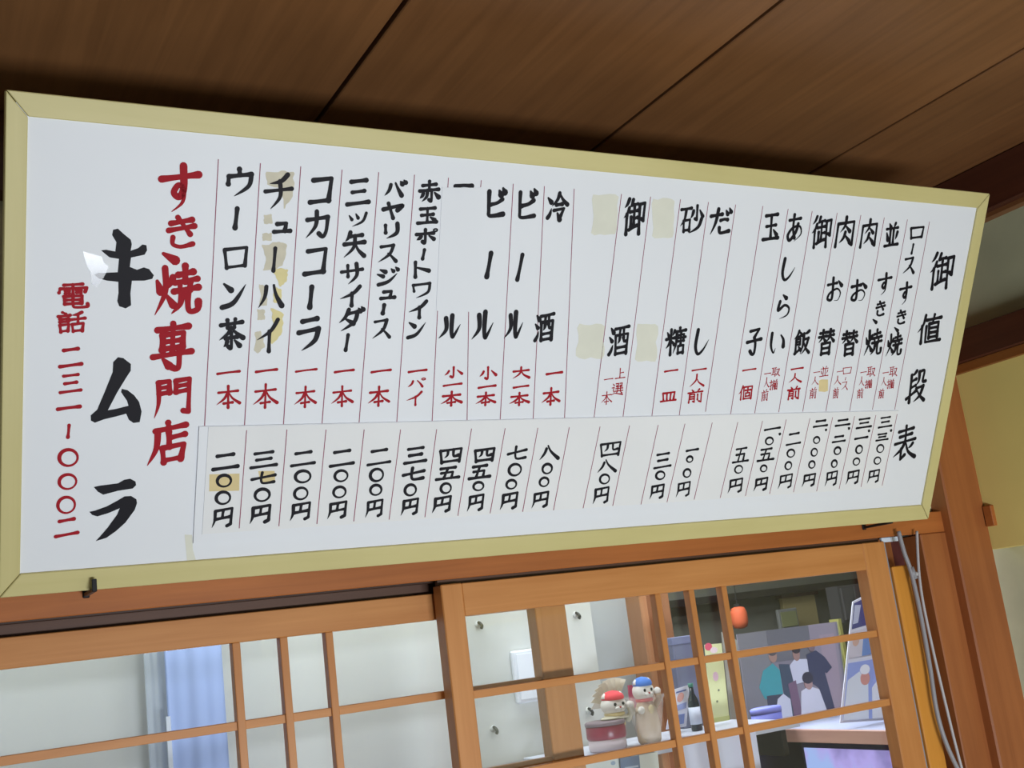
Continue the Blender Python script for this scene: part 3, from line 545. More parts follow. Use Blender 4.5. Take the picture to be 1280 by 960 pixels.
 [25,"item","black",4.9,[["ロ",1347.9,494.7,32.1,24.6],["ー",1344.4,468.1,9.1,19.3],["ス",1342.9,441.0,27.7,31.1],["す",1345.8,395.0,28.8,42.6],["き",1346.2,356.2,22.0,27.3],["、",1339.7,336.0,12.1,11.2],["焼",1341.2,310.3,36.9,44.1]]],
 [25,"portion","red",1.5,[["取",1350.1,264.7,18.0,18.4],["揃",1348.6,243.9,15.8,17.6],["一",1333.3,263.0,13.7,4.8],["人",1332.7,248.1,12.4,16.1],["前",1331.9,227.5,12.3,17.6]]],
 [25,"price","black",3.73,[["三",1349.5,178.9,32.4,21.9],["、",1365.2,164.4,5.9,4.1],["三",1348.3,153.2,29.7,15.6],["〇",1348.9,132.9,19.0,16.8],["〇",1347.2,111.9,18.3,15.7],["円",1344.0,84.5,29.2,26.3]]],
 [26,"title","black",5.96,[["御",1419.4,435.9,56.6,69.5],["値",1415.6,338.1,58.1,57.3],["段",1409.3,239.5,46.3,63.5],["表",1407.4,141.1,55.3,69.1]]]]
RULES = [[[222.2, 515.4, 222.1, 198.0], [271.3, 515.0, 270.7, 196.9], [320.0, 515.3, 319.7, 197.7], [371.6, 515.6, 369.8, 197.5], [418.9, 516.5, 419.5, 196.4], [466.6, 517.1, 471.7, 196.7], [513.3, 517.1, 513.7, 504.7], [512.2, 411.4, 522.3, 196.1], [559.7, 517.6, 559.8, 508.7], [560.2, 345.7, 574.1, 195.0], [606.5, 516.6, 624.5, 193.4], [653.3, 517.0, 676.2, 194.3], [699.4, 516.9, 727.1, 194.1], [775.5, 515.4, 776.0, 194.4], [824.2, 515.3, 825.6, 194.3], [875.4, 515.0, 876.3, 194.6], [924.9, 514.7, 925.9, 195.9], [974.4, 514.4, 973.8, 202.7], [1025.0, 515.7, 1022.7, 197.5], [1073.8, 514.9, 1069.8, 198.5], [1121.2, 514.6, 1117.8, 199.6], [1171.8, 515.2, 1167.2, 199.6], [1221.0, 514.9, 1216.2, 199.6], [1271.2, 514.2, 1267.9, 199.2], [1321.9, 514.4, 1318.1, 200.1], [1371.6, 513.9, 1369.1, 199.6]], [[272.9, 191.9, 270.9, 65.0], [323.7, 191.5, 321.6, 64.5], [374.6, 190.2, 371.7, 64.1], [426.1, 189.0, 421.9, 64.4], [476.8, 187.7, 471.7, 63.7], [528.7, 186.9, 523.5, 63.8], [580.4, 186.5, 573.0, 62.7], [631.9, 185.8, 622.6, 63.2], [683.5, 185.1, 674.2, 62.4], [734.6, 184.8, 724.7, 61.5], [786.2, 184.5, 774.5, 61.6], [836.9, 184.9, 825.6, 62.3], [887.7, 184.6, 875.9, 61.7], [936.4, 185.5, 923.4, 62.5], [987.5, 186.1, 974.1, 63.8], [1036.6, 185.6, 1024.3, 64.0], [1085.3, 186.7, 1074.1, 64.4], [1133.1, 187.9, 1123.0, 65.1], [1182.0, 188.8, 1172.6, 65.4], [1230.1, 189.8, 1222.2, 64.5], [1277.9, 190.6, 1271.2, 66.1], [1325.0, 191.4, 1319.9, 67.2], [1373.6, 192.3, 1368.5, 67.1]]]
rnd = random.Random(3)
for idx, what, colour, pen, glyphs in COLS:
    part = bpy.data.objects.new(NAMES[what], None); COL.objects.link(part); part.parent = sign; part.empty_display_size = 0.01
    z0 = 0.0031 if what == 'price' else 0.0004 if idx == 4 else 0.00025
    for ch, u, v, w_, h_ in glyphs:
        bm = bmesh.new(); draw_glyph(bm, ch, u, v, w_, h_, pen, z0, rnd, {'price': 0.05, 'portion': 0.06, 'phone': 0.06}.get(what, 0.10))
        finish('character', bm, INK[colour], part)
for li, row in enumerate(RULES):
    for u0, v0, u1, v1 in row:
        bm = bmesh.new(); z = 0.0031 if li else 0.0002
        ribbon(bm, [Vector((u0, v0)) * MM, Vector(((u0 + u1) / 2, (v0 + v1) / 2)) * MM, Vector((u1, v1)) * MM], [0.0011, 0.001, 0.0012], z)
        spart('ruled_line', bm, M_rule)
# clear sticky tape over the left of the shop name
M_tape, t_, b_ = nt('clear_tape')
b_.inputs['Base Color'].default_value = (0.9, 0.92, 1, 1); b_.inputs['Roughness'].default_value = 0.12; b_.inputs['Alpha'].default_value = 0.25
bm = bmesh.new(); plate(bm, [(78, 402), (98, 397), (100, 391), (106, 386), (101, 374), (93, 362), (88, 366), (87, 378), (82, 388)], Matrix.Scale(MM, 4), 0.3, 0.5)
quad_tape = finish('clear_tape_patch', bm, M_tape, sign)

# iron hooks that carry the sign's lower edge
def hook(px, label):
    b = at(px, 735 if px < 600 else 652, 1.462)
    e = empty('sign_hook', (b.x, YL, b.z), label, 'hook', 'iron hooks under the price board')
    bm = bmesh.new()
    add_box(bm, -0.0028, 0.0028, 1.4455 - YL, 0.004, -0.006, -0.0015, 0.0006)
    finish('hook_arm', bm, M_iron, e)
    bm = bmesh.new(); add_box(bm, -0.0028, 0.0028, 1.4425 - YL, 1.4455 - YL, -0.006, 0.009, 0.0006)
    finish('hook_tip', bm, M_iron, e)
    bm = bmesh.new(); add_box(bm, -0.004, 0.004, -0.003, 0.0, -0.008, 0.006, 0.001)
    finish('hook_plate', bm, M_iron, e)
hook(115, 'black iron hook under the lower left end of the price board')
hook(1104, 'black iron hook under the lower right end of the price board')

# pipe and cable in the gap right of the doors
def run(name, label, cat, pix, r, mat, y=1.498):
    pts = spline([at(a, b, y) for a, b in pix], 6)
    c = pts[0]
    e = empty(name, tuple(c), label, cat)
    bm = bmesh.new(); tube(bm, [p - c for p in pts], r, 14); o = finish(name + '_run', bm, mat, e, True)
    return e, c
e, c = run('conduit', 'thicker grey plastic conduit running down the gap beside the right lattice door', 'pipe', [(1123, 664), (1130, 690), (1139, 716), (1150, 765), (1162, 832), (1170, 885), (1181, 925), (1199, 965), (1225, 1010)], 0.0040, M_pipe)
o_ = at(1141.5, 718, 1.498) - c
bm = bmesh.new(); tube(bm, [o_ + Vector((-0.003, 0, 0.013)), o_ + Vector((0.002, 0, -0.008))], 0.0056, 16); finish('coupling', bm, M_pipe, e, True)
bm = bmesh.new(); ball(bm, o_ + Vector((0.005, -0.002, 0.0)), 0.0042); finish('screw_boss', bm, M_cable, e, True)
run('cable', 'thin pale grey cable hanging beside the thicker conduit', 'cable', [(1146, 664), (1147, 690), (1149, 720), (1154, 755), (1166, 812), (1179, 868), (1194, 930), (1205, 970), (1222, 1020)], 0.0026, M_cable)

# ------------------------------------------------------------------ what stands behind the glass
YB = 1.86
wb = box('wall_partition', -1.2, at(738, 760, YB).x, YB, YB + 0.06, ZF, 0.95, M_white); wb['kind'] = 'structure'
x1 = at(738, 760, YB).x
wp = box('wall_niche', x1 - 0.01, at(783, 760, 1.98).x, 1.98, 2.04, ZF, 0.95, plain('niche_wall', (176, 180, 182), 0.85, noise=0.02)); wp['kind'] = 'structure'
xa = at(783, 760, 1.98).x
tag(box('trim_7', xa, xa + 0.018, 1.93, 2.04, ZF, 0.95, M_wood2, bev=0.002), kind='structure')
tag(box('trim_8', xa + 0.018, at(828, 760, 1.96).x + 0.02, 1.96, 2.04, ZF, 0.95, wood('inner_post_wood', (142, 92, 62), (166, 112, 78), 'z'), bev=0.002), kind='structure')
far = box('wall_far', xa, 4.3, 3.3, 3.35, ZF, 0.95, plain('far_wall', (98, 98, 88), 0.9, noise=0.06, nscale=4)); far['kind'] = 'structure'
tag(box('wall_side', 4.3, 4.35, 1.62, 3.3, ZF, 0.95, plain('side_wall', (112, 114, 110), 0.9, noise=0.05)), kind='structure')
tag(box('wall_left', -1.25, -1.2, 1.6, 3.3, ZF, 0.95, M_white), kind='structure')

# far wall: header rail, yellow screen, dark cupboard, picture, lantern
Q = lambda a, b: at(a, b, 3.26)
tag(box('trim_9', xa, 4.3, 3.22, 3.3, Q(1000, 736).z - 0.012, Q(1000, 736).z + 0.012, M_gap), kind='structure')
a, b = Q(978, 748), Q(1024, 776)
c = empty('wall_screen', ((a.x + b.x) / 2, 3.27, b.z), 'dull yellow screen on the far wall seen through the upper right pane', 'screen')
box('screen_panel', a.x, b.x, 3.262, 3.28, b.z - 0.14, a.z, plain('screen_yellow', (142, 128, 84), 0.8, noise=0.05), c)
box('screen_rail', a.x - 0.01, b.x + 0.01, 3.25, 3.285, a.z, a.z + 0.012, M_dark, c)
a, b = Q(1022, 736), Q(1064, 776)
c = empty('wall_cupboard', ((a.x + b.x) / 2, 3.2, b.z), 'dark grey cupboard on the far wall right of the yellow screen', 'cupboard')
M_cup = plain('dark_cupboard', (84, 82, 82), 0.7, noise=0.05)
box('body', a.x, b.x, 3.16, 3.22, b.z, a.z, M_cup, c)
box('door', a.x + 0.008, (a.x + b.x) / 2 - 0.002, 3.15, 3.16, b.z + 0.008, a.z - 0.008, M_cup, c, 0.002)
box('door', (a.x + b.x) / 2 + 0.002, b.x - 0.008, 3.15, 3.16, b.z + 0.008, a.z - 0.008, M_cup, c, 0.002)
a, b = Q(1066, 738), Q(1082, 765)
c = box('wall_picture', a.x, b.x + 0.05, 3.27, 3.29, b.z, a.z, plain('picture_olive', (122, 122, 86), 0.8, noise=0.15, nscale=20), None, 0.003)
tag(c, 'small olive picture on the far wall right of the dark cupboard', 'picture')
a, b = Q(958, 764), Q(986, 786)
c = empty('framed_notice', ((a.x + b.x) / 2, 3.2, b.z), 'grey framed notice on the far wall beside the orange lantern', 'notice')
box('frame', a.x, b.x, 3.2, 3.215, b.z, a.z, plain('notice_frame', (118, 118, 112), 0.7), c, 0.003)
box('notice_sheet', a.x + 0.01, b.x - 0.01, 3.196, 3.2, b.z + 0.01, a.z - 0.01, plain('notice_sheet', (124, 126, 84), 0.8, noise=0.1), c)
p = at(924, 772, 2.9)
c = empty('paper_lantern', tuple(p), 'small orange paper lantern hanging behind the upper right pane', 'lantern')
bm = bmesh.new(); lathe(bm, [(0.008, -0.034), (0.02, -0.03), (0.026, -0.015), (0.0265, 0), (0.026, 0.015), (0.02, 0.03), (0.008, 0.034)], (0, 0, 0), 20); finish('shade', bm, plain('lantern_orange', (214, 96, 54), 0.7), c, True)
bm = bmesh.new(); lathe(bm, [(0.011, 0.034), (0.011, 0.042)], (0, 0, 0), 16); finish('top_ring', bm, M_iron, c)
bm = bmesh.new(); tube(bm, [Vector((0, 0, 0.04)), Vector((0.001, 0, 0.45))], 0.0015, 6); finish('cord', bm, M_iron, c)
# low grey partition under the yellow screen
a, b = at(940, 793, 2.75), at(1044, 778, 2.75)
c = empty('room_divider', ((a.x + b.x) / 2, 2.75, ZF), 'grey panelled divider standing behind the group photograph', 'divider')
for k in range(3):
    u0 = a.x + (b.x - a.x) * k / 3; u1 = a.x + (b.x - a.x) * (k + 1) / 3
    box('divider_panel', u0 + 0.003, u1 - 0.003, 2.74, 2.77, ZF + 0.02, a.z - 0.0 + 0.0, plain('divider_grey', (118 - 6 * k, 118 - 6 * k, 116 - 4 * k), 0.8, noise=0.03), c, 0.002)
box('divider_edge', b.x, b.x + 0.012, 2.735, 2.775, ZF, a.z + 0.01, plain('brass_edge', (170, 164, 92), 0.5), c)

# small metal hooks on the pale wall
for px, py, lb in ((600, 780, 'small dark hook on the pale wall by the top left corner of the right door'), (722, 768, 'small dark hook on the pale wall right of the sliding stile, top pane'),
                   (619, 911, 'small hook on the pale wall in the lower left pane of the right door'), (738, 888, 'dark round hook on the pale wall left of the lucky figures')):
    yy = YB
    p = at(px, py, yy - 0.008)
    c = empty('wall_hook', (p.x, yy, p.z), lb, 'hook', 'small hooks on the pale wall')
    bm = bmesh.new(); lathe(bm, [(0.006, 0), (0.006, 0.002), (0.003, 0.004)], (0, 0, 0), 14); o = finish('suction_pad', bm, M_white, c, True); o.rotation_euler = (math.pi / 2, 0, 0)
    bm = bmesh.new(); tube(bm, spline([Vector((0, -0.003, 0.003)), Vector((0, -0.009, 0.001)), Vector((0.001, -0.013, -0.004)), Vector((0, -0.011, -0.008))], 4), 0.0028, 8); finish('hook_pin', bm, M_iron, c, True)
# white box on the wall
a, b = at(640, 814, YB - 0.012), at(700, 872, YB - 0.012)
c = empty('wall_box', ((a.x + b.x) / 2, YB, b.z), 'white plastic box fixed to the pale wall behind the sliding stile', 'box')
box('case', a.x, b.x, YB - 0.012, YB, b.z, a.z, plain('white_plastic', (232, 236, 244), 0.4), c, 0.003)
box('cover', a.x + 0.006, b.x - 0.006, YB - 0.0135, YB - 0.012, b.z + 0.006, a.z - 0.006, plain('white_plastic_cover', (236, 240, 248), 0.4), c, 0.001)

# behind the left door: flat panels coloured as the bluish reflection in its panes
a, b = at(206, 830, 1.80), at(278, 830, 1.80)
def reflection_panel(name, x0, x1, y, label, mat):
    c = empty(name, ((x0 + x1) / 2, y, ZF), label, 'reflection_panel')
    bm = bmesh.new(); n = 24; pr = None
    for k in range(n + 1):
        u = x0 + (x1 - x0) * k / n - (x0 + x1) / 2; yy = 0.0007 * math.sin(k * 0.9) + 0.0006 * math.sin(k * 0.4)
        cur = [bm.verts.new((u, yy - s, z)) for s in (0.0008, -0.0008) for z in (0.10, 2.42)]
        if pr:
            bm.faces.new((pr[0], cur[0], cur[1], pr[1])); bm.faces.new((pr[3], cur[3], cur[2], pr[2])); bm.faces.new((pr[1], cur[1], cur[3], pr[3])); bm.faces.new((pr[2], cur[2], cur[0], pr[0]))
        else: bm.faces.new((cur[0], cur[1], cur[3], cur[2]))
        pr = cur
    bm.faces.new((pr[2], pr[3], pr[1], pr[0]))
    finish('reflection_sheet', bm, mat, c, True)
    bm = bmesh.new(); tube(bm, [Vector((x0 - (x0 + x1) / 2 - 0.02, 0.004, 2.425)), Vector(((x1 - x0) / 2 + 0.02, 0.004, 2.425))], 0.004, 8); finish('rod', bm, M_white, c)
    return c
reflection_panel('reflection_panel', a.x, b.x, 1.80, 'pale blue panel added as the reflection in the left lattice door', M_blue)
a2 = at(180, 830, 1.825)
reflection_panel('reflection_panel', a2.x, at(212, 830, 1.825).x, 1.825, 'grey blue panel added as the soft left edge of the blue reflection', plain('grey_blue_reflection', (190, 198, 206), 0.9))
p, q_ = at(207, 896, 1.79), at(211, 1000, 1.79)
c = box('panel_edge_strip', p.x, p.x + 0.006, 1.786, 1.79, q_.z, p.z, plain('panel_edge_white', (226, 234, 246), 0.7)); tag(c, 'narrow white strip added at the left edge of the pale blue reflection panel', 'strip')

# ---- display shelf behind the right door
ZS = -0.2085
sh = empty('display_shelf', (1.15, 1.72, ZS), 'pale shelf behind the right lattice door carrying the lucky figures', 'shelf')
box('shelf_board', 0.98, 1.44, 1.655, 1.85, ZS - 0.012, ZS, plain('shelf_pale', (196, 200, 210), 0.5), sh, 0.001)
for x in (1.0, 1.42): box('bracket', x - 0.006, x + 0.006, 1.68, 1.85, ZS - 0.06, ZS - 0.012, M_iron, sh, 0.001)

def figure(name, px, pw, base_y, y, label, hat, robe, trim_, bh=1.0):
    """round-headed porcelain figure with a brimmed cap, muzzle, ears, paws"""
    c0 = at(px, base_y, y); s = (at(px + pw, base_y, y).x - c0.x)
    c = empty(name, (c0.x, y, ZS), label, 'figurine', 'lucky figures on the display shelf')
    R = s; up = Vector((0, 0, (bh - 1) * 1.1 * R))
    def put(nm, build, mt, up_=True):
        bm = bmesh.new(); build(bm)
        if up_: bmesh.ops.translate(bm, verts=bm.verts, vec=up)
        finish(nm, bm, mt, c, True)
    put('robe', lambda bm: lathe(bm, [(0.50 * R, 0), (0.62 * R, 0.10 * R * bh), (0.66 * R, 0.5 * R * bh), (0.55 * R, 0.95 * R * bh), (0.36 * R, 1.1 * R * bh + 0.1 * R)], (0, 0, 0), 24, 1, 0.8), robe, False)
    put('head', lambda bm: ball(bm, (0, 0, 1.62 * R), 0.55 * R, (1.05, 0.9, 0.92), 20, 14), M_porc)
    for s_ in (-1, 1):
        h = 1.5 if s_ > 0 else 0.7
        put('ear', lambda bm: lathe(bm, [(0.16 * R, 0), (0.11 * R, 0.14 * R), (0.01 * R, 0.27 * R)], (s_ * 0.40 * R, 0, 1.98 * R), 10), M_porc)
        put('eye', lambda bm: ball(bm, (s_ * 0.2 * R, -0.46 * R, 1.68 * R), 0.075 * R, (1, 0.5, 1.1), 10, 8), M_ink)
        put('cheek', lambda bm: ball(bm, (s_ * 0.1 * R, -0.47 * R, 1.47 * R), 0.13 * R, (1, 0.7, 0.8), 10, 8), M_porc)
        put('arm', lambda bm: tube(bm, [Vector((s_ * 0.5 * R, -0.1 * R, 0.8 * R)), Vector((s_ * 0.66 * R, -0.3 * R, (0.8 + h) / 2 * R)), Vector((s_ * 0.56 * R, -0.42 * R, h * R))], [0.15 * R, 0.15 * R, 0.17 * R], 10), robe)
        put('paw', lambda bm: ball(bm, (s_ * 0.55 * R, -0.43 * R, (h + 0.06) * R), 0.19 * R, (1, 0.9, 1), 12, 8), M_porc)
    put('nose', lambda bm: ball(bm, (0, -0.54 * R, 1.53 * R), 0.05 * R, (1.2, 0.8, 0.8), 8, 6), M_red)
    put('cap', lambda bm: lathe(bm, [(0.46 * R, 1.88 * R), (0.50 * R, 1.96 * R), (0.46 * R, 2.12 * R), (0.26 * R, 2.28 * R), (0.05 * R, 2.33 * R)], (0, 0, 0), 20), hat)
    put('collar', lambda bm: lathe(bm, [(0.40 * R, 1.12 * R), (0.46 * R, 1.2 * R), (0.40 * R, 1.28 * R)], (0, 0, 0), 20), trim_)
    put('gold_coin', lambda bm: ball(bm, (0, -0.5 * R, 0.75 * R), 0.17 * R, (1, 0.5, 1.3), 12, 8), M_gold)
    return c
M_porc = plain('white_porcelain', (226, 222, 212), 0.35)
M_gold = plain('dull_gold', (206, 186, 132), 0.5)
M_redcap = plain('red_cloth', (226, 64, 74), 0.7)
M_bluecap = plain('blue_cloth', (66, 122, 206), 0.7)
# dark red drum with the first figure on it
p = at(759, 925, 1.73); rr = (at(780, 925, 1.73).x - at(737, 925, 1.73).x) / 2
c = empty('lacquer_pot', (p.x, 1.73, ZS), 'dark red lacquer pot with a pale foot at the left end of the display shelf', 'pot')
hz = at(771, 898, 1.73).z - ZS
bm = bmesh.new(); lathe(bm, [(rr * .86, 0), (rr * .95, .004), (rr * .95, .020)], (0, 0, 0), 32); finish('foot', bm, plain('pale_foot', (206, 192, 196), 0.5), c, True)
bm = bmesh.new(); lathe(bm, [(rr * .96, .020), (rr, .023), (rr, hz * .8), (rr * .97, hz * .86)], (0, 0, 0), 32); finish('pot_body', bm, plain('dark_red_lacquer', (134, 44, 66), 0.3), c, True)
bm = bmesh.new(); lathe(bm, [(rr * 1.02, hz * .86), (rr * 1.02, hz * .96), (rr * .95, hz)], (0, 0, 0), 32); finish('rim', bm, plain('grey_rim', (120, 104, 110), 0.4), c, True)
f1 = figure('lucky_figurine', 769, 25, 898, 1.73, 'white faced figurine in a red cap sitting on the lacquer pot', M_redcap, plain('cream_robe', (206, 200, 176), 0.6), M_gold, 0.12)
f1.location.z = ZS + hz; f1.scale = (1, 1, 0.85)
f2 = figure('lucky_figurine', 814, 21, 935, 1.71, 'white faced figurine in a blue cap wrapped in clear film', M_bluecap, plain('tan_robe', (196, 172, 142), 0.6), M_redcap, 1.85)
# clear film around the second figure
M_film, t_, b_ = nt('clear_film'); b_.inputs['Base Color'].default_value = (0.92, 0.9, 0.86, 1); b_.inputs['Alpha'].default_value = 0.22; b_.inputs['Roughness'].default_value = 0.15
c = Vector((f2.location.x, 1.71, ZS))
bm = bmesh.new(); r2 = random.Random(5); rings = []
for z, r in ((0.001, 0.0175), (0.02, 0.022), (0.045, 0.026), (0.066, 0.031), (0.08, 0.033)):
    rings.append([bm.verts.new((r * (1 + r2.uniform(-.12, .12)) * math.cos(k * math.pi / 9), r * (1 + r2.uniform(-.12, .12)) * math.sin(k * math.pi / 9), z)) for k in range(18)])
for A_, B_ in zip(rings, rings[1:]):
    for k in range(18): bm.faces.new((A_[k], A_[(k + 1) % 18], B_[(k + 1) % 18], B_[k]))
o = finish('film_wrapper', bm, M_film, f2); o['label'] = 'crinkled clear film bag'
# gold fan behind the first figure
p = at(766, 862, 1.79)
c = empty('folding_fan', tuple(p + Vector((0.002, 0, -0.03))), 'ribbed cream fan standing behind the red capped figurine', 'fan')
M_fan = plain('fan_cream', (226, 216, 196), 0.4)
for k in range(9):
    a0 = math.radians(62 + k * 13)
    bm = bmesh.new()
    d1 = Vector((math.cos(a0), 0, math.sin(a0))); d2 = Vector((math.cos(a0 + 0.2), 0, math.sin(a0 + 0.2)))
    v = [Vector((0, 0, 0)) + d1 * 0.008, d1 * 0.05 + Vector((0, -0.008, 0)), d2 * 0.05 + Vector((0, 0.004, 0)), d2 * 0.008]
    lo = [bm.verts.new(q) for q in v]; hi = [bm.verts.new(q + Vector((0, 0.0012, 0))) for q in v]
    bm.faces.new(lo[::-1]); bm.faces.new(hi)
    for j in range(4): bm.faces.new((lo[j], lo[(j + 1) % 4], hi[(j + 1) % 4], hi[j]))
    finish('fan_rib', bm, M_fan, c)
a, b = at(785, 857, 1.77), at(800, 884, 1.77)
c = box('gift_card', a.x, b.x, 1.77, 1.773, b.z, a.z, plain('crimson_card', (188, 60, 104), 0.5)); c.rotation_euler = (0, 0.05, 0)
tag(c, 'crimson card standing between the two lucky figures', 'card')

def sheet(name, label, cat, q4, y, th, mat, prints=(), group=None, ymax=None):
    """a flat printed thing standing at depth y; its four corners as seen, printed shapes in 0..1 coordinates (v down)"""
    P = [at(px, py, y) for px, py in q4]                     # TL TR BR BL
    c = empty(name, tuple(P[3]), label, cat, group)
    b0 = P[3]
    bm = bmesh.new(); pts = [(q.x - b0.x, q.z - b0.z) for q in P]
    Mx = Matrix(((1, 0, 0, 0), (0, 0, -1, 0), (0, 1, 0, 0), (0, 0, 0, 1)))
    plate(bm, pts, Mx, -th, 0.0)
    finish('backing', bm, mat, c)
    def uvp(u, v):
        t = P[0].lerp(P[1], u); b = P[3].lerp(P[2], u); q = t.lerp(b, v) - b0; return (q.x, q.z)
    for k, (nm, rgb, pl) in enumerate(prints):
        bm = bmesh.new(); plate(bm, [uvp(*w_) for w_ in pl], Mx, 0.0, 0.0003 + 0.00012 * k); finish(nm, bm, pm(rgb), c)
    return c
PM = {}
def pm(rgb):
    if rgb not in PM: PM[rgb] = plain('print_%d_%d_%d' % rgb, rgb, 0.5)
    return PM[rgb]
def oval(cx, cy, rx, ry, n=14): return [(cx + rx * math.cos(2 * math.pi * k / n), cy + ry * math.sin(2 * math.pi * k / n)) for k in range(n)]
def rect(x0, y0, x1, y1): return [(x0, y0), (x1, y0), (x1, y1), (x0, y1)]
# blue grey box, papers, bottle, yellow leaflet seen between the lattice uprights
a, b = at(836, 799, 1.84), at(866, 825, 1.84)
c = empty('storage_box', (a.x, 1.84, b.z), 'slate blue carton behind the first gap of the lattice', 'box')
box('carton', a.x, b.x, 1.83, 1.852, ZS, a.z, plain('slate_blue', (104, 108, 134), 0.7), c, 0.002)
box('lid', a.x - 0.002, b.x + 0.002, 1.829, 1.8535, a.z - 0.012, a.z + 0.002, plain('slate_blue_lid', (112, 118, 150), 0.7), c, 0.001)
sheet('paper_leaflet', 'white and blue printed leaflet standing left of the bottle', 'leaflet', [(842, 862), (862, 856), (858, 908), (833, 912)], 1.79, 0.002, pm((214, 214, 226)),
      [('printed_figure', (150, 160, 205), [(0.1, .45), (.9, .4), (.9, .55), (.1, .6)]), ('printed_block', (120, 136, 190), rect(.1, .68, .85, .92)), ('printed_head', (206, 150, 140), oval(.5, .25, .2, .12)), ('printed_text', (90, 100, 150), rect(.2, .08, .8, .12))])
p = at(871, 908, 1.77)
c = empty('bottle', (p.x, 1.77, ZS), 'dark bottle with a white label behind the lattice', 'bottle')
hb = at(869, 853, 1.77).z - ZS
bm = bmesh.new(); lathe(bm, [(.0095, 0), (.0105, .003), (.0105, hb * .55), (.009, hb * .66), (.0045, hb * .78), (.004, hb * .93)], (0, 0, 0), 20); finish('bottle_body', bm, plain('dark_green_glass', (38, 50, 54), 0.15), c, True)
bm = bmesh.new(); lathe(bm, [(.0107, hb * .14), (.0107, hb * .5)], (0, 0, 0), 20); finish('bottle_label', bm, pm((206, 212, 226)), c, True)
bm = bmesh.new(); lathe(bm, [(.005, hb * .92), (.005, hb)], (0, 0, 0), 14); finish('cap', bm, plain('green_cap', (64, 128, 110), 0.4), c, True)
sheet('paper_leaflet', 'tall pale yellow leaflet with a pink flower at its top', 'leaflet', [(881, 806), (902, 804), (912, 900), (890, 904)], 1.80, 0.002, pm((226, 230, 176)),
      [('printed_flower', (224, 90, 120), oval(.2, .03, .22, .05)), ('printed_flower', (240, 220, 226), oval(.5, .08, .22, .04)), ('printed_heart', (226, 190, 206), oval(.45, .42, .16, .06)), ('printed_dot', (120, 130, 110), oval(.55, .60, .05, .015)),
       ('printed_dot', (120, 130, 110), oval(.4, .74, .05, .015)), ('printed_rim', (196, 200, 130), rect(.0, .94, 1, 1))])
sheet('wall_panel_sheet', 'grey sheet leaning beside the yellow leaflet', 'sheet', [(902, 790), (921, 800), (932, 898), (914, 902)], 1.845, 0.002, pm((160, 160, 152)))
# white sheets taped to the shelf front
sheet('notice_sheet', 'pale sheet hanging under the lucky figures', 'notice', [(728, 952), (778, 944), (784, 1010), (734, 1018)], 1.645, 0.001, pm((214, 222, 216)), [('printed_mark', (150, 170, 190), oval(.75, .12, .06, .04))])
sheet('notice_sheet', 'blue grey printed card under the lucky figures', 'notice', [(775, 948), (799, 944), (804, 1004), (780, 1008)], 1.640, 0.001, pm((106, 124, 152)), [('printed_text', (176, 190, 206), rect(.2, .2, .9, .24)), ('printed_text', (176, 190, 206), rect(.4, .36, .9, .4)), ('printed_text', (60, 70, 90), rect(.1, .28, .5, .33))])
sheet('notice_sheet', 'cream sheet right of the blue grey card', 'notice', [(799, 944), (822, 940), (828, 1000), (805, 1004)], 1.645, 0.001, pm((214, 218, 206)))
sheet('notice_sheet', 'large white sheet hanging below the shelf behind the lattice', 'notice', [(846, 921), (944, 911), (958, 1004), (858, 1016)], 1.650, 0.001, pm((222, 226, 242)), [('printed_text', (196, 200, 226), rect(.1, .5, .9, .53))])

# ---- side cabinet on the right with the group photograph, poster and television
XS = 1.80
zt, zb = atx(1000, 905, XS).z, atx(1000, 925, XS).z
zt = atx(1000, 912, XS).z; 
ya, yb = 1.70, 2.28
sh2 = empty('side_shelf', (2.0, 2.0, zt), 'brown fronted side shelf above the television', 'shelf')
box('shelf_board', XS + 0.012, 2.88, ya, yb, zt - 0.025, zt - 0.001, plain('shelf_top', (178, 182, 204), 0.4), sh2, 0.001)
box('shelf_edge', XS, XS + 0.012, ya, yb, zt - 0.028, zt, M_shelf, sh2, 0.001)
box('shelf_back', 2.86, 2.88, ya, yb, -0.9, zt - 0.025, plain('cabinet_back', (60, 62, 96), 0.7), sh2)
box('shelf_divider', XS + 0.02, 2.86, ya, ya + 0.015, -0.9, zt - 0.025, plain('cabinet_side', (92, 80, 110), 0.6), sh2)
box('shelf_divider', XS + 0.02, 2.86, yb - 0.015, yb, -0.9, zt - 0.025, plain('cabinet_side2', (70, 66, 104), 0.6), sh2)
# television facing left
t0, t1 = atx(1003, 935, XS + 0.06), atx(1130, 938, XS + 0.06)
tv = empty('television', (XS + 0.07, (t0.y + t1.y) / 2, -0.62), 'television with a glowing violet picture under the side shelf', 'television')
ty0, ty1 = ya + 0.03, t0.y + 0.012
box('casing', XS + 0.066, XS + 0.10, ty0, ty1, -0.615, t0.z + 0.014, plain('tv_black', (40, 44, 84), 0.4), tv, 0.003)
box('stand', XS + 0.05, XS + 0.14, (ty0 + ty1) / 2 - 0.09, (ty0 + ty1) / 2 + 0.09, -0.66, -0.615, M_iron, tv, 0.003)
mt, t_, b_ = nt('tv_picture')
tc = t_.nodes.new('ShaderNodeTexCoord'); n_ = t_.nodes.new('ShaderNodeTexNoise'); n_.inputs['Scale'].default_value = 9; n_.inputs['Detail'].default_value = 3
r_ = t_.nodes.new('ShaderNodeValToRGB'); cr = r_.color_ramp
cr.elements[0].position = 0.36; cr.elements[0].color = (*srgb((150, 140, 200)), 1); cr.elements[1].position = 0.62; cr.elements[1].color = (*srgb((170, 196, 250)), 1)
e_ = cr.elements.new(0.5); e_.color = (*srgb((190, 176, 244)), 1)
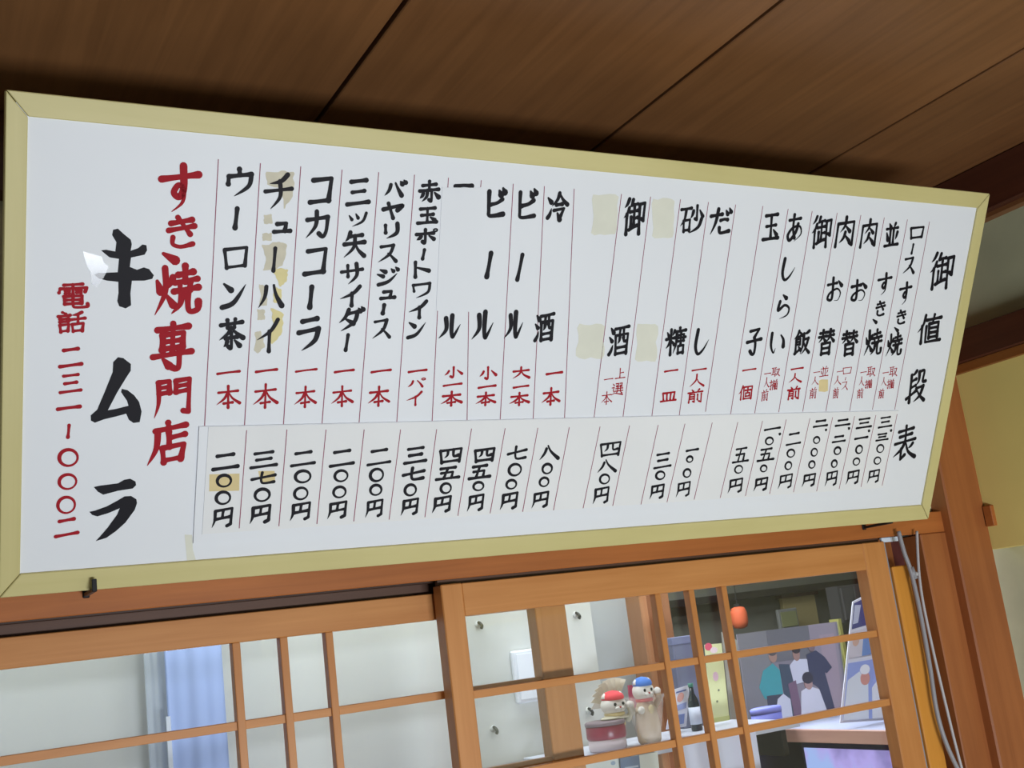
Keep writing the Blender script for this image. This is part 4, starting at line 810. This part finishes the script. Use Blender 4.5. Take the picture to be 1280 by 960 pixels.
t_.links.new(tc.outputs['Object'], n_.inputs['Vector']); t_.links.new(n_.outputs['Fac'], r_.inputs['Fac']); t_.links.new(r_.outputs['Color'], b_.inputs['Emission Color'])
b_.inputs['Base Color'].default_value = (0.02, 0.02, 0.03, 1); b_.inputs['Emission Strength'].default_value = 0.95
box('screen', XS + 0.064, XS + 0.066, ty0 + 0.012, ty1 - 0.012, -0.60, t0.z, mt, tv)

# the group photograph: a big print standing on the side shelf, people printed flat
people = [('printed_room', (128, 128, 134), rect(0, 0, .30, 1)), ('printed_room', (150, 140, 152), rect(.68, 0, .98, 1)), ('printed_door', (164, 146, 158), rect(.80, .12, .95, .98)),
          ('printed_wall', (108, 108, 116), rect(.28, 0, .70, .35)),
          ('printed_jacket', (62, 156, 164), [(.20, .28), (.30, .2), (.36, .3), (.36, .68), (.18, .66), (.14, .5)]), ('printed_trousers', (62, 64, 84), [(.2, .62), (.36, .62), (.32, 1), (.2, 1)]),
          ('printed_jacket', (62, 76, 96), [(.36, .22), (.46, .24), (.5, .5), (.5, .95), (.38, .95)]), ('printed_head', (168, 134, 122), oval(.31, .10, .04, .09)), ('printed_hair', (86, 80, 84), oval(.31, .05, .042, .05)),
          ('printed_coat', (206, 206, 220), [(.46, .26), (.52, .18), (.64, .2), (.66, .48), (.48, .52)]), ('printed_head', (160, 126, 118), oval(.54, .12, .035, .09)), ('printed_hair', (52, 46, 54), oval(.545, .06, .04, .05)),
          ('printed_dress', (120, 92, 116), [(.42, .5), (.50, .46), (.52, .95), (.44, .98)]),
          ('printed_jacket', (60, 64, 92), [(.64, .14), (.74, .1), (.82, .2), (.88, .35), (.82, .42), (.80, .40), (.86, .98), (.78, .98), (.72, .6), (.64, .5)]), ('printed_head', (128, 106, 110), oval(.70, .04, .035, .07)),
          ('printed_shirt', (204, 206, 220), [(.30, .68), (.36, .62), (.42, .7), (.42, .98), (.24, .98)]), ('printed_shirt', (216, 214, 226), [(.54, .62), (.62, .56), (.72, .62), (.78, .98), (.50, .98)]),
          ('printed_head', (176, 140, 136), oval(.62, .52, .04, .09)), ('printed_hair', (50, 48, 66), oval(.62, .45, .055, .08)), ('printed_floor', (190, 186, 150), rect(.42, .955, .80, 1))]
people = people[:4] + [(a_, b_, [(u_, 0.2 + 0.8 * v_) for u_, v_ in p_]) for a_, b_, p_ in people[4:]]
sheet('group_photograph', 'large group photograph of standing and crouching people in jackets, behind the right pane', 'photograph', [(921, 793), (1046, 777), (1062, 893), (937, 909)], 2.2, 0.003, pm((136, 130, 142)), people)
p0 = at(1047, 777, 2.19); p1 = at(1062, 888, 2.19)
c = empty('picture_rod', tuple(p1), 'thin olive rod along the right edge of the group photograph', 'rod')
bm = bmesh.new(); tube(bm, [Vector((0, 0, 0)), p0 - p1], 0.0014, 8); finish('rod_shaft', bm, plain('olive_rod', (150, 150, 96), 0.5), c)
p = at(958, 893, 2.12); r = at(976, 893, 2.12).x - p.x
c = empty('blue_tray', (p.x, 2.12, zt), 'periwinkle blue round tin in front of the group photograph', 'tin')
bm = bmesh.new(); hh = at(958, 885, 2.12).z - zt
lathe(bm, [(r * .98, 0.0), (r, .002), (r, hh * .8)], (0, 0, 0.0), 28, 1, .5); finish('tin_body', bm, plain('periwinkle', (116, 122, 206), 0.5), c, True)
bm = bmesh.new(); lathe(bm, [(r * 1.03, hh * .8), (r * 1.03, hh), (r * .9, hh * 1.05)], (0, 0, 0.0), 28, 1, .5); finish('tin_lid', bm, plain('periwinkle_lid', (132, 138, 218), 0.5), c, True)
poster = [('printed_photo', (70, 74, 130), rect(.06, .02, .95, .24)), ('printed_pattern', (186, 190, 214), [(.1, .04), (.35, .06), (.25, .2), (.08, .2)]), ('printed_pattern', (186, 190, 214), [(.7, .03), (.92, .05), (.9, .2), (.75, .18)]),
          ('printed_photo', (206, 200, 210), rect(.04, .26, .96, .48)), ('printed_head', (206, 170, 156), oval(.2, .34, .1, .05)), ('printed_jeans', (112, 144, 200), [(.42, .30), (.7, .30), (.66, .48), (.36, .48)]), ('printed_shirt', (216, 224, 244), [(.68, .27), (.93, .27), (.9, .40), (.72, .40)]),
          ('printed_photo', (150, 166, 226), rect(.04, .52, .96, .98)), ('printed_coat', (222, 228, 238), [(.06, .66), (.3, .6), (.48, .7), (.46, .98), (.04, .98)]), ('printed_head', (214, 150, 140), oval(.42, .66, .10, .055)), ('printed_hat', (236, 238, 246), oval(.42, .59, .11, .04)),
          ('printed_coat', (230, 232, 240), [(.55, .74), (.74, .66), (.94, .74), (.94, .98), (.52, .98)]), ('printed_head', (206, 156, 144), oval(.73, .64, .09, .055)), ('printed_tie', (54, 60, 90), [(.7, .72), (.76, .72), (.73, .8)])]
sheet('photo_poster', 'white poster with colour photographs of people in white coats, right of the group photograph', 'poster', [(1066, 752), (1094, 738), (1126, 899), (1050, 904)], 1.95, 0.002, pm((214, 214, 226)), poster)
